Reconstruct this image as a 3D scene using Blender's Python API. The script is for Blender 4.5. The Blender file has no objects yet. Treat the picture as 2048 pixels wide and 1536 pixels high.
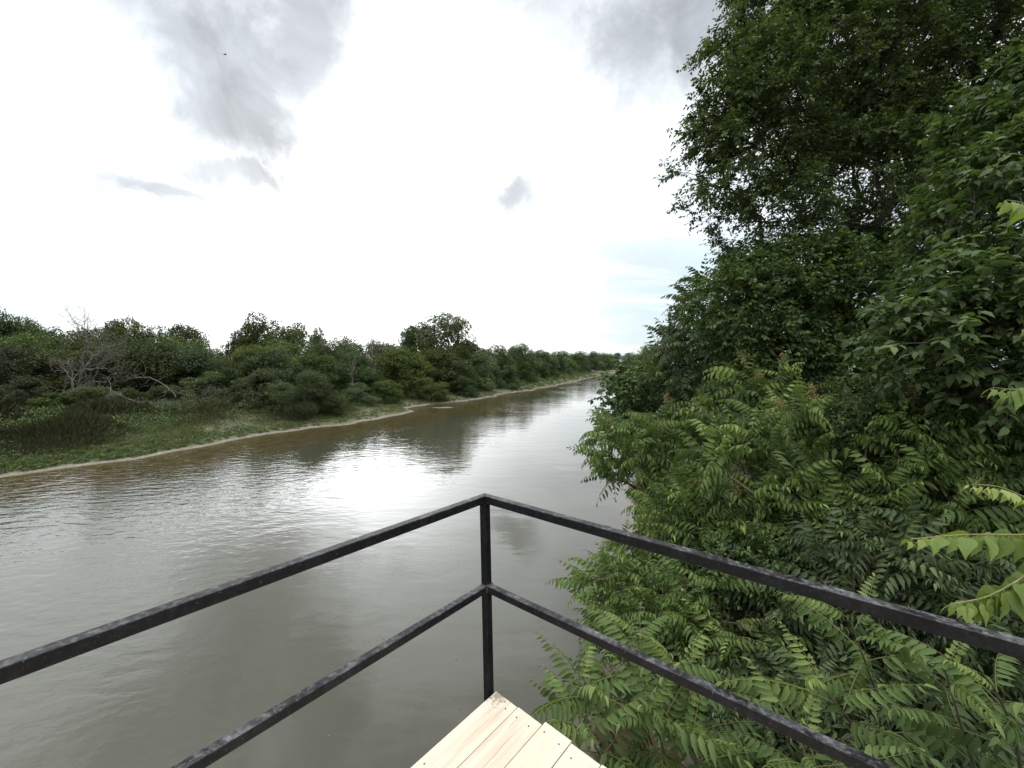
import bpy, bmesh, math, random
import numpy as np
from mathutils import Vector, Matrix

rng = np.random.default_rng(7)
R = math.radians
sc = bpy.context.scene
COL = sc.collection
PI = math.pi

# ------------------------------------------------------------------ camera
H = 6.0                    # eye height above the water
F = 790.0                  # focal length in pixels of the 2048 wide photograph
PITCH = math.atan(35.0 / F)
cam = bpy.data.cameras.new('camera')
cam.sensor_width = 36.0
cam.lens = 36.0 * F / 2048.0
cam.clip_start = 0.05
cam.clip_end = 6000
co = bpy.data.objects.new('camera', cam)
co.location = (0, 0, H)
co.rotation_euler = (PI / 2 - PITCH, 0, 0)
COL.objects.link(co)
sc.camera = co

def ray(px, py):
    x = (px - 1024.0) / F
    u = -(py - 768.0) / F
    c, s = math.cos(PITCH), math.sin(PITCH)
    return np.array([x, c + u * s, -s + u * c])

def P(px, py, depth):
    d = ray(px, py)
    return np.array([0, 0, H]) + d * (depth / d[1])

def G(px, py, z=0.0):
    d = ray(px, py)
    return np.array([0, 0, H]) + d * ((z - H) / d[2])

# ------------------------------------------------------------------ render settings
sc.view_settings.view_transform = 'Standard'
sc.view_settings.look = 'None'
sc.view_settings.gamma = 1
sc.view_settings.exposure = 0.45
sc.render.engine = 'CYCLES'
sc.cycles.max_bounces = 7
sc.cycles.diffuse_bounces = 3
sc.cycles.glossy_bounces = 3
sc.cycles.transmission_bounces = 4
sc.cycles.caustics_reflective = False
sc.cycles.caustics_refractive = False

# ------------------------------------------------------------------ node helpers
class NT:
    def __init__(self, tree):
        self.t = tree
        self.t.nodes.clear()
    def n(self, typ, **kw):
        nd = self.t.nodes.new(typ)
        for k, v in kw.items():
            setattr(nd, k, v)
        return nd
    def put(self, sock, v):
        if isinstance(v, bpy.types.NodeSocket):
            self.t.links.new(v, sock)
        else:
            sock.default_value = v
    def m(self, op, *a, clamp=False):
        nd = self.n('ShaderNodeMath', operation=op)
        nd.use_clamp = clamp
        for i, v in enumerate(a):
            self.put(nd.inputs[i], v)
        return nd.outputs[0]
    def v(self, op, *a):
        nd = self.n('ShaderNodeVectorMath', operation=op)
        for i, v in enumerate(a):
            if op == 'SCALE' and i == 1:
                self.put(nd.inputs['Scale'], v)
            else:
                self.put(nd.inputs[i], v)
        return nd.outputs['Value'] if op in ('DOT_PRODUCT', 'LENGTH', 'DISTANCE') else nd.outputs[0]
    def noise(self, vec, scale, detail=4, rough=0.55, dist=0.0):
        nd = self.n('ShaderNodeTexNoise')
        if vec is not None:
            self.put(nd.inputs['Vector'], vec)
        self.put(nd.inputs['Scale'], scale)
        nd.inputs['Detail'].default_value = detail
        nd.inputs['Roughness'].default_value = rough
        nd.inputs['Distortion'].default_value = dist
        return nd
    def smooth(self, x, a, b):
        nd = self.n('ShaderNodeMapRange', interpolation_type='SMOOTHSTEP')
        self.put(nd.inputs['Value'], x)
        nd.inputs['From Min'].default_value = a
        nd.inputs['From Max'].default_value = b
        return nd.outputs['Result']
    def lin(self, x, a, b, c, d):
        nd = self.n('ShaderNodeMapRange')
        self.put(nd.inputs['Value'], x)
        nd.inputs['From Min'].default_value = a
        nd.inputs['From Max'].default_value = b
        nd.inputs['To Min'].default_value = c
        nd.inputs['To Max'].default_value = d
        return nd.outputs['Result']
    def mix(self, f, a, b, blend='MIX'):
        nd = self.n('ShaderNodeMix', data_type='RGBA', blend_type=blend)
        self.put(nd.inputs[0], f)
        for i, v in ((6, a), (7, b)):
            if not isinstance(v, bpy.types.NodeSocket):
                v = tuple(v) + (1,) if len(v) == 3 else v
            self.put(nd.inputs[i], v)
        return nd.outputs[2]
    def attr(self, name):
        nd = self.n('ShaderNodeAttribute')
        nd.attribute_name = name
        return nd.outputs['Fac']
    def map(self, vec, scale=(1, 1, 1), rot=(0, 0, 0)):
        nd = self.n('ShaderNodeMapping')
        self.put(nd.inputs['Vector'], vec)
        nd.inputs['Scale'].default_value = scale
        nd.inputs['Rotation'].default_value = rot
        return nd.outputs[0]

def new_mat(name):
    m = bpy.data.materials.new(name)
    m.use_nodes = True
    return m, NT(m.node_tree)

# ------------------------------------------------------------------ sky
SUN_PX, SUN_PY = 735, 492
sd = ray(SUN_PX, SUN_PY)
SUN = sd / np.linalg.norm(sd)
sun_el = math.asin(SUN[2])
sun_az = math.atan2(SUN[0], SUN[1])

world = bpy.data.worlds.new('World')
sc.world = world
world.use_nodes = True
w = NT(world.node_tree)
tc = w.n('ShaderNodeTexCoord')
D = w.v('NORMALIZE', tc.outputs['Generated'])
sky = w.n('ShaderNodeTexSky', sky_type='NISHITA')
sky.sun_disc = False
sky.sun_elevation = sun_el
sky.sun_rotation = sun_az
sky.air_density = 1.0
sky.dust_density = 2.0
sky.altitude = 150
sep = w.n('ShaderNodeSeparateXYZ')
w.put(sep.inputs[0], D)
dz = sep.outputs[2]
zc = w.m('ADD', w.m('MAXIMUM', dz, 0.0), 0.16)
comb = w.n('ShaderNodeCombineXYZ')
w.put(comb.inputs[0], w.m('DIVIDE', sep.outputs[0], zc))
w.put(comb.inputs[1], w.m('DIVIDE', sep.outputs[1], zc))
Q = comb.outputs[0]
warp = w.noise(D, 4.5, 6, 0.62, 0.4)
Dw = w.v('ADD', D, w.v('SCALE', w.v('SUBTRACT', warp.outputs['Color'], (0.5, 0.5, 0.5)), 0.22))
fib = w.noise(w.map(D, (1, 1, 1.0)), 5.5, 8, 0.62, 0.25).outputs['Fac']
fine = w.noise(D, 16, 6, 0.62, 0.4).outputs['Fac']
broad = w.noise(Q, 1.15, 6, 0.55, 0.4).outputs['Fac']
sdot = w.v('DOT_PRODUCT', D, tuple(SUN))

def blob(px, py, rx, ry, rot, k=0.75, soft=0.62):
    c = ray(px, py); c = c / np.linalg.norm(c)
    cr, sr = math.cos(R(rot)), math.sin(R(rot))
    a = ray(px + rx * cr, py + rx * sr); a = a / np.linalg.norm(a) - c
    b = ray(px - ry * sr, py + ry * cr); b = b / np.linalg.norm(b) - c
    v = w.v('SUBTRACT', Dw, tuple(c))
    u = w.v('DOT_PRODUCT', v, tuple(a / a.dot(a)))
    t = w.v('DOT_PRODUCT', v, tuple(b / b.dot(b)))
    r = w.m('SQRT', w.m('ADD', w.m('MULTIPLY', u, u), w.m('MULTIPLY', t, t)))
    r = w.m('ADD', r, w.m('MULTIPLY', w.m('SUBTRACT', fib, 0.5), k * 1.5))
    r = w.m('ADD', r, w.m('MULTIPLY', w.m('SUBTRACT', fine, 0.5), k * 0.6))
    return w.smooth(r, 1.0 + soft * 0.35, 1.0 - soft)

blobs = [
    (435, 70, 310, 220, 5, 0.8, 0.75, 1.0), (480, 210, 270, 165, 35, 0.85, 0.75, 1.0), (600, 60, 170, 200, 30, 0.85, 0.8, 0.95), (520, 270, 120, 100, 20, 0.85, 0.8, 0.9),
    (440, 338, 170, 46, 16, 0.7, 0.8, 0.95), (350, 388, 190, 40, -6, 0.8, 0.85, 0.95),
    (1420, 40, 400, 220, 6, 0.8, 0.75, 1.0), (1250, 120, 200, 140, 30, 0.85, 0.8, 0.95), (1320, 290, 240, 150, 20, 1.0, 1.1, 0.42),
    (1035, 382, 80, 44, -25, 1.0, 0.9, 0.95), (1200, 500, 210, 70, 10, 1.0, 1.1, 0.3),
    (760, -190, 1150, 200, 4, .7, 1.3, 0.92),  # unseen cloud added above the frame, darkens the near water's reflection
    (300, -420, 460, 190, 10, .6, 1.3, 0.8), (1300, -500, 640, 280, -10, .6, 1.3, 0.85),
]
gm = None
for bl in blobs:
    b = w.m('MULTIPLY', blob(*bl[:7]), bl[7])
    gm = b if gm is None else w.m('MAXIMUM', gm, b)
# grey patches of the rest of the sky, away from what the lens sees
rest = w.m('MULTIPLY', w.smooth(broad, 0.36, 0.80), w.smooth(sdot, 0.62, 0.35))
gm = w.m('MAXIMUM', gm, w.m('MULTIPLY', rest, 0.45))
# brightness of the thin white cloud, glowing about the hidden sun, plus brightness added out of view
glow = w.m('POWER', w.m('MAXIMUM', sdot, 0.0), 6.0)
glow2 = w.m('POWER', w.m('MAXIMUM', sdot, 0.0), 30.0)
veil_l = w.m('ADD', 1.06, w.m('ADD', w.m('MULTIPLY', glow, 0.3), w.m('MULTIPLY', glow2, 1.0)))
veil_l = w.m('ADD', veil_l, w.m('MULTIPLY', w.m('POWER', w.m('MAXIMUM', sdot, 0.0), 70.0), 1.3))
veil_l = w.m('ADD', veil_l, w.m('MULTIPLY', w.smooth(sep.outputs[1], 0.35, -0.35), 0.8))  # extra sky brightness added behind the camera to light the foliage
veil_l = w.m('ADD', veil_l, w.m('MULTIPLY', w.smooth(dz, 0.80, 0.97), 2.8))  # extra brightness added at the zenith to lift the foliage tops
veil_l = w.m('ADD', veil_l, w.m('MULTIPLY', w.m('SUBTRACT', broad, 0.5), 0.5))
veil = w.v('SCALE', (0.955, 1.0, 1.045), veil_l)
# thin blue-white clear zones low to the left and right
low = w.m('MULTIPLY', w.smooth(w.m('ADD', sdot, w.m('MULTIPLY', w.m('SUBTRACT', broad, 0.5), 0.16)), 1.0, 0.76), w.smooth(dz, 0.52, 0.14))
streak = w.noise(w.map(Q, (0.35, 1.4, 1), (0, 0, R(12))), 1.5, 5, 0.55, 0.3).outputs['Fac']
low = w.m('MULTIPLY', low, w.smooth(streak, 0.72, 0.5))
clear = w.mix(0.10, (5.5, 6.75, 7.3), sky.outputs[0])
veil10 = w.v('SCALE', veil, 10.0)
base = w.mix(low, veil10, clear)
gshade = w.lin(w.noise(D, 5.0, 7, 0.6, 0.8).outputs['Fac'], 0.3, 0.7, 2.9, 5.6)
grey = w.v('SCALE', (0.915, 0.985, 1.065), gshade)
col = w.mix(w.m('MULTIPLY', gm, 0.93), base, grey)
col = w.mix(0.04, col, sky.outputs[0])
bg = w.n('ShaderNodeBackground')
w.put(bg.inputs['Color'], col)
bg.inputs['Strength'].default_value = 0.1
out = w.n('ShaderNodeOutputWorld')
w.t.links.new(bg.outputs[0], out.inputs[0])
world.cycles.sampling_method = 'MANUAL'
world.cycles.sample_map_resolution = 1024

sl = bpy.data.lights.new('sun', 'SUN')
sl.energy = 0.5
sl.angle = R(130)
sl.color = (1.0, 0.96, 0.9)
so = bpy.data.objects.new('sun', sl)
so.rotation_euler = Vector(tuple(SUN)).to_track_quat('Z', 'Y').to_euler()
so.location = (0, 0, 60)
COL.objects.link(so)

# ------------------------------------------------------------------ object helpers
def tag(o, label=None, cat=None, group=None, kind=None):
    if label: o['label'] = label
    if cat: o['category'] = cat
    if group: o['group'] = group
    if kind: o['kind'] = kind
    return o

def empty(name, loc, label, cat, group=None, rz=0):
    o = bpy.data.objects.new(name, None)
    o.location = tuple(loc)
    o.rotation_euler = (0, 0, rz)
    o.empty_display_size = 0.3
    COL.objects.link(o)
    return tag(o, label, cat, group)

def link_mesh(name, me, mat, parent=None):
    o = bpy.data.objects.new(name, me)
    if mat is not None and len(me.materials) == 0:
        me.materials.append(mat)
    COL.objects.link(o)
    if parent is not None:
        o.parent = parent
    return o

def np_mesh(name, verts, tris, attrs=None, smooth=False, quads=None):
    me = bpy.data.meshes.new(name)
    nv = len(verts)
    nt = 0 if tris is None else len(tris)
    nq = 0 if quads is None else len(quads)
    me.vertices.add(nv)
    me.vertices.foreach_set('co', np.ascontiguousarray(verts, dtype=np.float32).ravel())
    loops = []
    if nt: loops.append(np.asarray(tris, dtype=np.int32).ravel())
    if nq: loops.append(np.asarray(quads, dtype=np.int32).ravel())
    li = np.concatenate(loops)
    me.loops.add(len(li))
    me.loops.foreach_set('vertex_index', li)
    me.polygons.add(nt + nq)
    st = np.concatenate([np.arange(nt) * 3, nt * 3 + np.arange(nq) * 4]).astype(np.int32)
    me.polygons.foreach_set('loop_start', st)
    if smooth:
        me.polygons.foreach_set('use_smooth', np.ones(nt + nq, dtype=bool))
    for k, v in (attrs or {}).items():
        a = me.attributes.new(k, 'FLOAT', 'POINT')
        a.data.foreach_set('value', np.ascontiguousarray(v, dtype=np.float32))
    me.update(calc_edges=True)
    return me

def norm(v):
    return v / np.maximum(np.linalg.norm(v, axis=-1, keepdims=True), 1e-9)

def box_bm(bm, lo, hi, mat=None):
    r = bmesh.ops.create_cube(bm, size=1.0)
    lo, hi = Vector(lo), Vector(hi)
    for v in r['verts']:
        v.co = Vector(((v.co.x + .5) * (hi.x - lo.x) + lo.x, (v.co.y + .5) * (hi.y - lo.y) + lo.y, (v.co.z + .5) * (hi.z - lo.z) + lo.z))
        if mat: v.co = mat @ v.co
    return r['verts']

def bm_obj(name, bm, mat, parent=None, bevel=0.0, seg=2):
    bmesh.ops.recalc_face_normals(bm, faces=bm.faces)
    if bevel > 0:
        bmesh.ops.bevel(bm, geom=[e for e in bm.edges if e.calc_length() > bevel * 3], offset=bevel, segments=seg, affect='EDGES', profile=0.6)
    me = bpy.data.meshes.new(name)
    bm.to_mesh(me)
    bm.free()
    return link_mesh(name, me, mat, parent)

# smooth random fields made of sines
class Field:
    def __init__(self, seed, scale, n=10):
        g = np.random.default_rng(seed)
        self.k = g.normal(size=(n, 2)) / scale
        self.p = g.uniform(0, 2 * PI, n)
    def __call__(self, x, y):
        s = 0
        for k, p in zip(self.k, self.p):
            s = s + np.sin(k[0] * x + k[1] * y + p)
        return s / math.sqrt(len(self.p))

# ------------------------------------------------------------------ terrain
LEFT = np.array([(-260, -160), (-120, -70), (-60, -18), (-38, 8), (-27.7, 21.4), (-24.6, 25.5), (-21.8, 34.2), (-19.6, 38.0), (-16.6, 40.6), (-14.3, 47.6), (-13.7, 52.4),
                 (-14.6, 56.5), (-13.2, 61), (-10, 66), (-5.9, 73), (-1.5, 86), (9.4, 113), (26, 163), (70, 296), (108, 400), (160, 462), (260, 496), (520, 520), (900, 540)], float)
RIGHT = np.array([(-90, -110), (-30, -40), (-3, -9), (1.0, -2), (2.2, 1.5), (2.7, 5), (3.3, 7.5), (4.7, 12), (8.2, 24), (13, 40), (31, 100), (61, 200), (92, 300), (123, 400),
                  (150, 436), (262, 470), (520, 494), (900, 512)], float)

def sdist(poly, x, y):
    best = np.full(x.shape, 1e9); sign = np.ones(x.shape)
    for i in range(len(poly) - 1):
        a, b = poly[i], poly[i + 1]
        d = b - a
        t = np.clip(((x - a[0]) * d[0] + (y - a[1]) * d[1]) / d.dot(d), 0, 1)
        qx, qy = x - (a[0] + t * d[0]), y - (a[1] + t * d[1])
        q = np.hypot(qx, qy)
        cr = d[0] * (y - a[1]) - d[1] * (x - a[0])
        m = q < best
        best = np.where(m, q, best)
        sign = np.where(m, np.sign(cr), sign)
    return best * sign      # positive on the left of the line

f1, f2, f3 = Field(1, 6), Field(2, 1.6), Field(3, 22)
SB = G(885, 815)
def terrain(x, y):
    x = np.asarray(x, float); y = np.asarray(y, float)
    wob = 0.35 * f2(x, y) * np.clip(np.hypot(x, y) / 40, 0.3, 3)
    dl = sdist(LEFT, x, y) + wob
    dr = -sdist(RIGHT, x, y) + 0.3 * f2(y, x)
    zl = np.interp(dl, [0, .5, 1.2, 3, 6, 9, 14, 25, 60], [0, .08, .17, .38, .65, .95, 1.5, 1.9, 2.4]) + (0.07 * f2(x * .7, y * .7) + 0.12 * f1(x, y)) * np.clip(dl / 8, 0, 1)
    zr = np.interp(dr, [0, 1, 3, 6, 12, 40], [0, .35, 1.6, 3.0, 4.1, 4.9]) + 0.12 * f2(x, y) * np.clip(dr / 3, 0, 1)
    zw = -np.minimum(np.interp(-dl, [0, .6, 2, 6, 14], [0, .05, .13, .42, 1.6]), np.interp(-dr, [0, .5, 1.5, 3.5], [0, .08, .45, 1.6]))
    z = np.where(dl > 0, zl, np.where(dr > 0, zr, zw))
    e = np.hypot((x - SB[0] - 0.25 * (y - SB[1])) / 3.0, (y - SB[1]) / 1.6) + 0.12 * f2(x * 2, y * 2)
    z = np.where(dl < 0, np.maximum(z, 0.045 - 0.09 * e), z)
    return z, dl, dr

def axis(lo, hi, dlo, dhi, step, grow):
    mid = list(np.arange(dlo, dhi + 1e-6, step))
    s = step; a = dhi
    up = []
    while a < hi:
        s *= grow; a += s; up.append(a)
    s = step; a = dlo
    dn = []
    while a > lo:
        s *= grow; a -= s; dn.append(a)
    return np.array(dn[::-1] + mid + up)

gx = axis(-2500, 2500, -45, 22, 0.40, 1.045)
gy = axis(-900, 5000, -4, 92, 0.45, 1.035)
X, Y = np.meshgrid(gx, gy)
Z, DL, DR = terrain(X, Y)
nx, ny = len(gx), len(gy)
ii = np.arange(nx * ny).reshape(ny, nx)
quads = np.stack([ii[:-1, :-1], ii[:-1, 1:], ii[1:, 1:], ii[1:, :-1]], -1).reshape(-1, 4)
gv = np.stack([X, Y, Z], -1).reshape(-1, 3)

m_ground, t = new_mat('river_bank_soil')
geo = t.n('ShaderNodeNewGeometry')
pos = geo.outputs['Position']
sp = t.n('ShaderNodeSeparateXYZ'); t.put(sp.inputs[0], pos)
nA = t.noise(pos, 0.35, 6, 0.6).outputs['Fac']
nB = t.noise(pos, 2.2, 6, 0.65).outputs['Fac']
nC = t.noise(pos, 14, 5, 0.6).outputs['Fac']
sand = t.mix(t.smooth(nB, .3, .7), (0.075, 0.062, 0.044), (0.19, 0.165, 0.125))
sand = t.mix(t.smooth(nC, .45, .75), sand, (0.2, 0.165, 0.12))
grassy = t.mix(t.smooth(nA, .35, .65), (0.04, 0.045, 0.018), (0.085, 0.085, 0.034))
grassy = t.mix(t.smooth(nB, .5, .75), grassy, (0.13, 0.105, 0.062))
mud = t.mix(nB, (0.06, 0.046, 0.026), (0.12, 0.095, 0.055))
zz = t.m('ADD', sp.outputs[2], t.m('MULTIPLY', t.m('SUBTRACT', nB, 0.5), 0.12))
c = t.mix(t.smooth(t.m('ADD', zz, t.m('MULTIPLY', t.m('SUBTRACT', nA, 0.5), 0.35)), 0.05, 0.12), sand, grassy)
c = t.mix(t.smooth(sp.outputs[2], 0.02, 0.0), c, mud)
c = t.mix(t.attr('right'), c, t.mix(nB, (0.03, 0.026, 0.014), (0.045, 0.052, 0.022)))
pr = t.n('ShaderNodeBsdfPrincipled')
t.put(pr.inputs['Base Color'], c)
pr.inputs['Roughness'].default_value = 0.9
bp = t.n('ShaderNodeBump'); bp.inputs['Distance'].default_value = 0.08; bp.inputs['Strength'].default_value = 0.7
t.put(bp.inputs['Height'], t.m('ADD', nB, t.m('MULTIPLY', nC, .4)))
t.put(pr.inputs['Normal'], bp.outputs[0])
o = t.n('ShaderNodeOutputMaterial'); t.t.links.new(pr.outputs[0], o.inputs[0])
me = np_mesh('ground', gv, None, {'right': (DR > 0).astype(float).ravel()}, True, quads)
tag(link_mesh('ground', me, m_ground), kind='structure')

# ------------------------------------------------------------------ water
m_water, t = new_mat('river_water')
geo = t.n('ShaderNodeNewGeometry'); pos = geo.outputs['Position']
dep = t.attr('depth')
nA = t.noise(pos, 0.16, 5, 0.6, 0.5).outputs['Fac']
nB = t.noise(pos, 1.3, 6, 0.65, 0.6).outputs['Fac']
deep = t.mix(nA, (0.034, 0.034, 0.022), (0.056, 0.053, 0.033))
shal = t.mix(t.smooth(nB, .3, .7), (0.040, 0.029, 0.012), (0.080, 0.058, 0.027))
shal = t.mix(t.smooth(t.m('ADD', dep, t.m('MULTIPLY', t.m('SUBTRACT', nB, .5), .05)), 0.03, 0.0), shal, (0.13, 0.105, 0.07))
bc = t.mix(t.smooth(t.m('ADD', dep, t.m('MULTIPLY', t.m('SUBTRACT', nA, .5), .25)), 0.04, 0.95), shal, deep)
pr = t.n('ShaderNodeBsdfPrincipled')
t.put(pr.inputs['Base Color'], bc)
pr.inputs['Roughness'].default_value = 0.02
pr.inputs['IOR'].default_value = 1.57
# ripples: short wind wavelets in patches over a slow swell
patch = t.smooth(t.noise(t.map(pos, (1, .55, 1)), 0.085, 4, 0.55, 0.4).outputs['Fac'], 0.38, 0.66)
lee = t.smooth(t.m('ADD', t.attr('lee'), t.m('MULTIPLY', t.m('SUBTRACT', nA, 0.5), 14.0)), 5.0, 20.0)
patch = t.m('MULTIPLY', t.lin(patch, 0, 1, 0.3, 1.0), lee)
rip = t.noise(t.map(pos, (0.8, 1.7, 1), (0, 0, R(-28))), 1.75, 3, 0.5, 0.25).outputs['Fac']
rip2 = t.noise(t.map(pos, (1, 1.6, 1), (0, 0, R(20))), 5.5, 3, 0.5, 0.2).outputs['Fac']
swell = t.noise(t.map(pos, (.7, 1.3, 1), (0, 0, R(10))), 0.42, 3, 0.5, 0.3).outputs['Fac']
hgt = t.m('MULTIPLY', rip, t.lin(patch, 0, 1, 0.0022, 0.036))
hgt = t.m('ADD', hgt, t.m('MULTIPLY', rip2, t.lin(patch, 0, 1, 0.0003, 0.0045)))
hgt = t.m('ADD', hgt, t.m('MULTIPLY', swell, 0.02))
bp = t.n('ShaderNodeBump'); bp.inputs['Distance'].default_value = 1.0; bp.inputs['Strength'].default_value = 1.0
t.put(bp.inputs['Height'], hgt)
t.put(pr.inputs['Normal'], bp.outputs[0])
o = t.n('ShaderNodeOutputMaterial'); t.t.links.new(pr.outputs[0], o.inputs[0])
wv = gv.copy(); wv[:, 2] = 0.0
me = np_mesh('river_water', wv, None, {'depth': (-Z).ravel(), 'lee': (-DR).ravel()}, True, quads)
tag(link_mesh('river_water', me, m_water), kind='structure')

# ------------------------------------------------------------------ foliage materials
def leaf_mat(name, dark, mid, light, trans=0.3, stem=(0.10, 0.085, 0.05), rough=0.55, spec=0.2, objvar=0.0):
    m, t = new_mat(name)
    r = t.attr('rnd')
    c = t.mix(t.smooth(r, 0.0, 0.6), dark, mid)
    c = t.mix(t.smooth(r, 0.62, 1.0), c, light)
    if objvar:
        oi = t.n('ShaderNodeObjectInfo')
        hs = t.n('ShaderNodeHueSaturation')
        t.put(hs.inputs['Hue'], t.lin(oi.outputs['Random'], 0, 1, 0.5 - 0.035 * objvar, 0.5 + 0.03 * objvar))
        t.put(hs.inputs['Saturation'], t.lin(t.m('FRACT', t.m('MULTIPLY', oi.outputs['Random'], 7.3)), 0, 1, 1 - 0.3 * objvar, 1 + 0.12 * objvar))
        t.put(hs.inputs['Value'], t.lin(t.m('FRACT', t.m('MULTIPLY', oi.outputs['Random'], 13.7)), 0, 1, 1 - 0.42 * objvar, 1 + 0.5 * objvar))
        t.put(hs.inputs['Color'], c)
        c = hs.outputs[0]
    c = t.mix(t.attr('stem'), c, stem)
    pr = t.n('ShaderNodeBsdfPrincipled')
    t.put(pr.inputs['Base Color'], c)
    pr.inputs['Roughness'].default_value = rough
    pr.inputs['Specular IOR Level'].default_value = spec
    o = t.n('ShaderNodeOutputMaterial')
    if trans > 0:
        tr = t.n('ShaderNodeBsdfTranslucent')
        t.put(tr.inputs['Color'], t.mix(1.0, c, (1.25, 1.35, 0.6), 'MULTIPLY'))
        mx = t.n('ShaderNodeMixShader'); mx.inputs[0].default_value = trans
        t.t.links.new(pr.outputs[0], mx.inputs[1]); t.t.links.new(tr.outputs[0], mx.inputs[2])
        t.t.links.new(mx.outputs[0], o.inputs[0])
    else:
        t.t.links.new(pr.outputs[0], o.inputs[0])
    return m

def bark_mat(name, a, b, scale=9.0):
    m, t = new_mat(name)
    tcn = t.n('ShaderNodeTexCoord')
    n = t.noise(t.map(tcn.outputs['Object'], (1, 1, .35)), scale, 6, .65).outputs['Fac']
    pr = t.n('ShaderNodeBsdfPrincipled')
    t.put(pr.inputs['Base Color'], t.mix(t.smooth(n, .3, .7), a, b))
    pr.inputs['Roughness'].default_value = 0.85
    bp = t.n('ShaderNodeBump'); bp.inputs['Distance'].default_value = 0.02
    t.put(bp.inputs['Height'], n); t.put(pr.inputs['Normal'], bp.outputs[0])
    o = t.n('ShaderNodeOutputMaterial'); t.t.links.new(pr.outputs[0], o.inputs[0])
    return m

M = {}
M['bark'] = bark_mat('brown_bark', (0.022, 0.018, 0.014), (0.055, 0.046, 0.037))
M['twig'] = bark_mat('green_brown_twig', (0.045, 0.04, 0.022), (0.10, 0.085, 0.045), 30)
M['vinestem'] = bark_mat('yellow_green_stem', (0.13, 0.13, 0.045), (0.22, 0.20, 0.08), 30)
M['dead'] = bark_mat('grey_dead_wood', (0.07, 0.06, 0.05), (0.17, 0.145, 0.12), 6)
M['elm'] = leaf_mat('small_elm_leaves', (0.037, 0.057, 0.021), (0.066, 0.094, 0.032), (0.13, 0.155, 0.053), 0.32)
M['bright'] = leaf_mat('round_bright_leaves', (0.046, 0.076, 0.024), (0.082, 0.126, 0.038), (0.15, 0.19, 0.064), 0.3)
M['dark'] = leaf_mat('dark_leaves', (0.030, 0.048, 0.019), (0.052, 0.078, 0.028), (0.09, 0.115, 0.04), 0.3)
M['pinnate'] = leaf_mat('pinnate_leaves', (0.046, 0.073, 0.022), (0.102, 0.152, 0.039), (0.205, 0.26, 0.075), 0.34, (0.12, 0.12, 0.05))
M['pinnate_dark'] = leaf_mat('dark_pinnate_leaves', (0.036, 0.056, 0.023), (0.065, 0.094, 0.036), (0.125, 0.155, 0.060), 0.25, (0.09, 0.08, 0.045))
M['near'] = leaf_mat('near_pinnate_leaves', (0.048, 0.078, 0.022), (0.084, 0.128, 0.036), (0.175, 0.225, 0.062), 0.33, (0.19, 0.17, 0.075))
M['ovate'] = leaf_mat('ovate_leaves', (0.045, 0.072, 0.026), (0.072, 0.108, 0.036), (0.15, 0.19, 0.065), 0.33, (0.15, 0.125, 0.07))
M['vine'] = leaf_mat('young_yellow_green_leaves', (0.075, 0.115, 0.025), (0.13, 0.18, 0.04), (0.25, 0.30, 0.085), 0.35, (0.26, 0.22, 0.09))
M['flower'] = leaf_mat('yellow_brown_flowers', (0.15, 0.13, 0.045), (0.23, 0.20, 0.075), (0.36, 0.33, 0.15), 0.2, (0.16, 0.13, 0.06))
M['far'] = leaf_mat('far_bank_leaves', (0.030, 0.050, 0.014), (0.060, 0.086, 0.023), (0.12, 0.145, 0.038), 0.28, objvar=1.0)
M['willow'] = leaf_mat('willow_leaves', (0.042, 0.056, 0.026), (0.075, 0.092, 0.042), (0.12, 0.14, 0.065), 0.25)
M['sage'] = leaf_mat('grey_green_leaves', (0.075, 0.090, 0.062), (0.12, 0.14, 0.095), (0.18, 0.20, 0.14), 0.2)
M['grass'] = leaf_mat('bank_grass', (0.055, 0.066, 0.024), (0.110, 0.118, 0.040), (0.23, 0.20, 0.09), 0.25)
M['tallweed'] = leaf_mat('tall_brown_weeds', (0.036, 0.040, 0.018), (0.062, 0.066, 0.028), (0.125, 0.11, 0.055), 0.2)
M['weed'] = leaf_mat('bank_weeds', (0.038, 0.056, 0.020), (0.074, 0.102, 0.033), (0.125, 0.155, 0.048), 0.25)

# ------------------------------------------------------------------ leaf templates (x along, y across, z normal), triangles
DIA = (np.array([(0, 0, 0), (.42, .5, .10), (.42, -.5, .10), (1, 0, -.08)], float), np.array([(0, 2, 3), (0, 3, 1)]))
OVA = (np.array([(0, 0, 0), (.22, .40, .08), (.22, -.40, .08), (.30, 0, -.0), (.60, .43, .04), (.60, -.43, .04), (.68, 0, -.06), (1, 0, -.22)], float),
       np.array([(0, 3, 1), (0, 2, 3), (1, 3, 6), (1, 6, 4), (3, 2, 5), (3, 5, 6), (4, 6, 7), (6, 5, 7)]))
LAN = (np.array([(0, 0, 0), (.25, .42, .07), (.25, -.42, .07), (.28, 0, .0), (.62, .36, -.03), (.62, -.36, -.03), (.64, 0, -.12), (1, 0, -.34)], float),
       OVA[1])
def big_leaf():
    n = 9
    vs, fs = [], []
    s = np.linspace(0, 1, n)
    wd = np.interp(s, [0, .06, .16, .28, .42, .6, .78, .9, 1], [.02, .32, .47, .5, .43, .28, .13, .05, 0.0])
    for i in range(n):
        zc = -0.28 * s[i] ** 2
        for j, yy in enumerate((-1, -.5, 0, .5, 1)):
            vs.append((s[i], yy * wd[i], zc + 0.16 * abs(yy) * wd[i] * 2 - 0.14 * (abs(yy) * wd[i] * 2) ** 2 + 0.012 * math.sin(i * 2.4 + yy * 3)))
    for i in range(n - 1):
        for j in range(4):
            a = i * 5 + j
            fs += [(a, a + 1, a + 6), (a, a + 6, a + 5)]
    return np.array(vs), np.array(fs)
BIG = big_leaf()

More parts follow.
